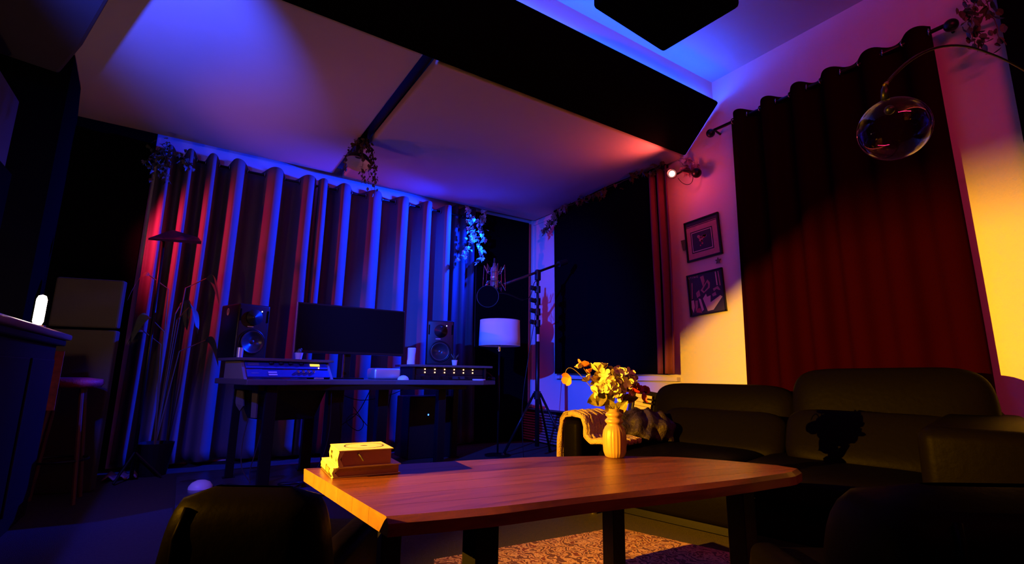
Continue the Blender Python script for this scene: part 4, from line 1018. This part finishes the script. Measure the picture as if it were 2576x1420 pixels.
p5 = vp(1590, 990); bloom('red_rose', p5, 26 * u, 'petal_red', 6, Vector((0, 0, .8)) + rv * .4 - fv * .5, 5, .8); bloom('red_rose', p5, 17 * u, 'petal_red', 5, Vector((0, 0, 1)) - fv * .3, 6, .5); stalk(mouth, p5)
bloom('mauve_bloom', vp(1565, 985, .01), 22 * u, 'petal_mauve', 6, Vector((0, 0, .6)) + rv * .6 - fv * .5, 9)
bloom('red_rose', vp(1615, 1008, .02), 16 * u, 'petal_red', 5, Vector((0, 0, .3)) + rv * .9, 15)
bloom('dark_bloom', vp(1630, 990, .06), 14 * u, 'petal_red', 6, Vector((0, 0, .5)) - fv, 16)
def bleaf(c, dr, L, W, nrm):
    dr = dr.normalized(); s = dr.cross(nrm).normalized(); n = s.cross(dr).normalized()
    def f(a, t):
        x = (a - .5) * 2; wd = W * math.sin(PI * min(1, .06 + t * .94)) ** .75 * (1 - .25 * t)
        return c + dr * (t * L) + s * x * wd + n * (-.22 * W * (1 - abs(x)) + .15 * L * t * t + .03 * W * math.sin(14 * t) * abs(x))
    build('leaf', MB().grid(f, 8, 12), 'leaf', fw, smooth=True)
bleaf(mouth + Vector((0, 0, -.005)), -rv * .45 + Vector((0, 0, .85)) - fv * .1, 42 * u, 17 * u, -fv)
bleaf(mouth + Vector((0, 0, -.005)), rv * .75 + Vector((0, 0, .75)) - fv * .1, 48 * u, 17 * u, -fv)
bleaf(vp(1530, 1000, .01), -rv * .9 + Vector((0, 0, -.35)), 60 * u, 24 * u, -fv + Vector((0, 0, .5)))
bleaf(vp(1515, 990, -.01), -rv * .3 + Vector((0, 0, -.6)), 40 * u, 16 * u, -fv)
bleaf(vp(1560, 1010, .02), rv * 1 + Vector((0, 0, .1)), 45 * u, 14 * u, -fv)
bleaf(vp(1510, 975, -.015), -rv * 1 + Vector((0, 0, .25)), 30 * u, 10 * u, -fv)

# ------------------------------------------------------------------ rug
o = build('patterned_rug', MB().prism([(2.02, 2.05), (2.55, .40), (1.2, -.2), (.35, .7), (1.0, 2.12)], 0.0, .012), 'rug'); tag(o, 'red and cream oriental rug on the floor under the coffee table', 'rug')

# ------------------------------------------------------------------ sofa (local frame: x along the seat towards the camera side, y towards the wall)
ang = math.atan2(-.975, .215)
sf = thing('leather_sofa', 'long black leather sofa along the right wall behind the coffee table', 'sofa', (1.90, 2.38, 0), ang)
def pillow(mbW, D, H, puff=.06, n=10, pinch=.75):
    """superellipsoid like cushion, size W (x) D (y) H (z) centred"""
    mb = MB()
    def f(s, t):
        th = 2 * PI * s; ph_ = PI * (t - .5)
        sp = lambda v, e: math.copysign(abs(v) ** e, v)
        return Vector((mbW / 2 * sp(math.cos(ph_), .30) * sp(math.cos(th), .30), D / 2 * sp(math.cos(ph_), .45) * sp(math.sin(th), .50), H / 2 * sp(math.sin(ph_), .5)))
    mb.grid(f, 48, 24); return mb
def place(mb, c, R_=None):
    mb.v = [(R_ @ v if R_ is not None else v) + Vector(c) for v in mb.v]; return mb
build('base', MB().bb((.02, .16, .09), (1.80, 1.26, .30)), 'leather', sf, local=True, bevel=.03, seg=4)
build('plinth', MB().bb((.05, .20, .05), (1.78, 1.2, .09)), 'black_metal', sf, local=True)
for x in (.08, 1.74):
    for y in (.22, 1.2): build('leg', MB().tube([(x, y, 0), (x, y, .06)], .02, 12), 'chrome', sf, local=True)
for k in range(2):
    build('seat_cushion', place(pillow(.80, .98, .16), (.53 + k * .78, .56, .325)), 'leather', sf, local=True, smooth=True)
build('left_arm', MB().bb((0.0, .02, .08), (.125, 1.22, .545)), 'leather', sf, local=True, bevel=.035, seg=5)
build('right_arm', MB().bb((1.66, -.02, .08), (1.98, 1.22, .64)), 'leather', sf, local=True, bevel=.05, seg=5)
RB = Matrix.Rotation(math.radians(-12), 3, 'X')
build('back_rest', MB().bb((.14, 1.16, .1), (1.9, 1.3, .66)), 'leather', sf, local=True, bevel=.04, seg=4)
build('back_cushion', place(pillow(.98, .24, .48), (.50, 1.16, .515), RB), 'leather', sf, local=True, smooth=True)
build('back_cushion', place(pillow(.92, .26, .60), (1.43, 1.10, .565), RB @ Matrix.Rotation(math.radians(-1), 3, 'Y')), 'leather', sf, local=True, smooth=True)
RL = Matrix.Rotation(math.radians(-28), 3, 'X')
c_ = build('lumbar_cushion', place(pillow(.76, .17, .30), (0, 0, 0)), 'leather', smooth=True, local=True); 
c_.location = (2.80, 1.93, .455); c_.rotation_euler = (math.radians(-26), math.radians(0), ang); tag(c_, 'long black leather bolster leaning on the left half of the sofa back', 'cushion')
c_ = build('lumbar_cushion', place(pillow(.76, .18, .31), (0, 0, 0)), 'leather', smooth=True, local=True)
c_.location = (2.86, 1.14, .485); c_.rotation_euler = (math.radians(-24), 0, ang - .03); tag(c_, 'black leather bolster on the right half of the sofa carrying the bouquet shadow', 'cushion')

# towel and throw on the left arm (local sofa frame helper)
ca, sa = math.cos(ang), math.sin(ang)
def sw(x, y, z): return Vector((1.90 + x * ca - y * sa, 2.38 + x * sa + y * ca, z))
def drape(y0, y1, over, zside_in, zside_out, wig, top=.556, ph=0, amp=.012, path=None):
    path = path or [(-.014, zside_out), (-.016, .40), (-.014, .52), (.0, top), (.06, top + .012), (.125, top), (.142, .50), (.146, .46), (.20, zside_in), (over, zside_in - .01)]
    def f(s, t):
        i = s * (len(path) - 1); k = min(int(i), len(path) - 2); fr = i - k
        x = path[k][0] * (1 - fr) + path[k + 1][0] * fr; z = path[k][1] * (1 - fr) + path[k + 1][1] * fr
        y = y0 + (y1 - y0) * t + wig * math.sin(5 * s + ph)
        b = amp * (math.sin(31 * t + 9 * s + ph) + .6 * math.sin(57 * t - 13 * s)) * .7
        lift = .012 + abs(b)
        if x < .0: return sw(x - lift, y, z)
        if x < .13: return sw(x, y, z + lift)
        return sw(x + lift * .6, y, z + lift * .6)
    return MB().grid(f, 60, 50)
o = build('fleece_blanket', drape(.035, .34, .34, .415, .05, .008, amp=.010, path=[(-.018, .05), (-.020, .40), (-.016, .50), (.0, .552), (.06, .566), (.13, .556), (.152, .50), (.156, .455), (.19, .425), (.26, .432), (.34, .422)]), 'towel', smooth=True, solid=.03); tag(o, 'tan fleece blanket folded over the left sofa arm', 'blanket')
def heap():
    def f(a, t):
        th = 2 * PI * a; ph_ = PI * (t - .5)
        rr = 1 + .07 * math.sin(9 * th + 6 * t) + .05 * math.sin(17 * th - 11 * t) + .04 * math.sin(23 * t + 3 * th)
        x = .20 + .20 * rr * math.cos(ph_) * math.cos(th); y = .62 + .30 * rr * math.cos(ph_) * math.sin(th)
        z = .485 + .105 * rr * math.sin(ph_) - .10 * (x - .12) + .008 * math.sin(60 * x + 40 * y)
        return sw(x, y, max(z, .41 if x > .13 else .552))
    return MB().grid(f, 90, 60)
o = build('dark_throw', heap(), 'throw', smooth=True); tag(o, 'dark shaggy throw heaped over the left sofa arm behind the vase', 'blanket')

# keyboard leaning upright behind the arm
kb = thing('accordion', 'accordion with pale keys standing upright behind the sofa arm', 'accordion', (2.95, 2.70, 0.0))
Kp = Vector((2.92, 2.66, .47)); kr = Matrix.Rotation(math.radians(-33), 3, 'Z') @ Matrix.Rotation(math.radians(10), 3, 'Y')
def kx(v): return Kp + kr @ Vector(v)
def kbox(c, d): return MB().box(kx(c), d, kr)
build('case', kbox((.0, .06, .02), (.20, .10, .42)), 'black_plastic', kb, bevel=.01)
build('grille', kbox((.085, .0, .03), (.03, .02, .40)), 'black_metal', kb)
for k in range(13):
    build('white_key', kbox((-.02, -.002, -.165 + k * .029), (.12, .018, .027)), 'ivory', kb, bevel=.002)
for k in (0, 1, 3, 4, 5, 7, 8, 10, 11):
    build('black_key', kbox((.01, -.014, -.150 + k * .029), (.07, .014, .014)), 'ink', kb)
for k in range(12):
    build('button', MB().ball(kx((.085, -.014, -.14 + k * .03)), .007, 8, 6), 'chrome' if k % 3 == 0 else 'black_metal', kb)
build('stand', MB().bb((2.88, 2.62, 0), (3.05, 2.74, .27)), 'black_metal', kb)

# ------------------------------------------------------------------ armchairs in the foreground
def armchair(label, O, top, wid, th, taper, parts=True):
    """back seen from behind; local x = camera right, y = away"""
    t = thing('leather_armchair', label, 'armchair', O, -0.58)
    def f(s, v):
        th_ = 2 * PI * s; sp = lambda q_, e: math.copysign(abs(q_) ** e, q_)
        z = v * top; hw = wid / 2 * (1 + taper * (1 - v)); edge = 1.0
        if v > .80: edge = max(0.0, 1 - ((v - .80) / .20) ** 3.2) ** .45
        x = hw * sp(math.cos(th_), .5) * (edge * .28 + .72 if v < 1 else .55)
        y = th / 2 * sp(math.sin(th_), .6) * max(edge, .12)
        return Vector((x, y, max(z, 0.0)))
    build('back_rest', MB().grid(f, 56, 30), 'leather', t, local=True, smooth=True)
    build('piping', MB().tube([(-wid / 2 * .80, -th * .50, .05), (-wid / 2 * .77, -th * .50, top * .86), (-wid / 2 * .70, -th * .40, top * .95)], .006, 8), 'leather', t, local=True, smooth=True)
    build('seat', MB().bb((-wid / 2 * .8, .02, .12), (wid / 2 * .8, .55, .38)), 'leather', t, local=True, bevel=.05, seg=4)
    for sx in (-1, 1):
        build('arm', MB().bb((sx * wid * .34 - .04, .05, .10), (sx * wid * .34 + .04, .5, .40)), 'leather', t, local=True, bevel=.03, seg=4)
        for yy in (.0, .5): build('leg', MB().tube([(sx * wid * .30, yy, 0), (sx * wid * .30, yy, .12)], .018, 10), 'black_metal', t, local=True)
    return t
armchair('black leather armchair back at the lower left of the view', (.145, 1.15, 0), .575, .275, .13, .7)
armchair('black leather armchair at the lower right corner, nearest the camera', (1.14, .27, 0), .635, .50, .26, .5)

# ------------------------------------------------------------------ arc lamp with clear globe
al = thing('arc_globe_lamp', 'arc lamp with a large clear glass globe before the red curtain', 'lamp', (1.456, .45, 1.435))
G = Vector((1.456, .45, 1.435))
build('glass_globe', MB().ball(G, .079, 64, 40), 'glass', al, smooth=True, label='clear glass globe')
build('cap', MB().tube([(1.428, .45, 1.508), (1.430, .45, 1.535), (1.442, .45, 1.555)], [.010, .008, .004], 10), 'black_metal', al, smooth=True)
build('ferrule', MB().tube([(1.440, .45, 1.553), (1.450, .45, 1.561)], .006, 10), 'brass', al)
build('arm', MB().tube(bez((1.448, .45, 1.56), (1.62, .45, 1.70), (1.95, .45, 1.93), (2.55, .45, 2.095), 16) + bez((2.55, .45, 2.095), (2.8, .45, 2.17), (3.1, .43, 2.22), (3.35, .35, 2.10), 10)[1:] + [Vector((3.42, .2, 1.8)), Vector((3.44, .05, .9)), Vector((3.44, .0, .02))], .0042, 10), 'black_metal', al, smooth=True)
build('base', MB().lathe([(.18, 0), (.18, .04), (.03, .05), (.001, .05)], (3.44, 0, 0), 36), 'black_metal', al)
build('inner_bulb', MB().ball(G + Vector((-.01, 0, .05)), .012, 12, 8), 'black_metal', al, smooth=True)
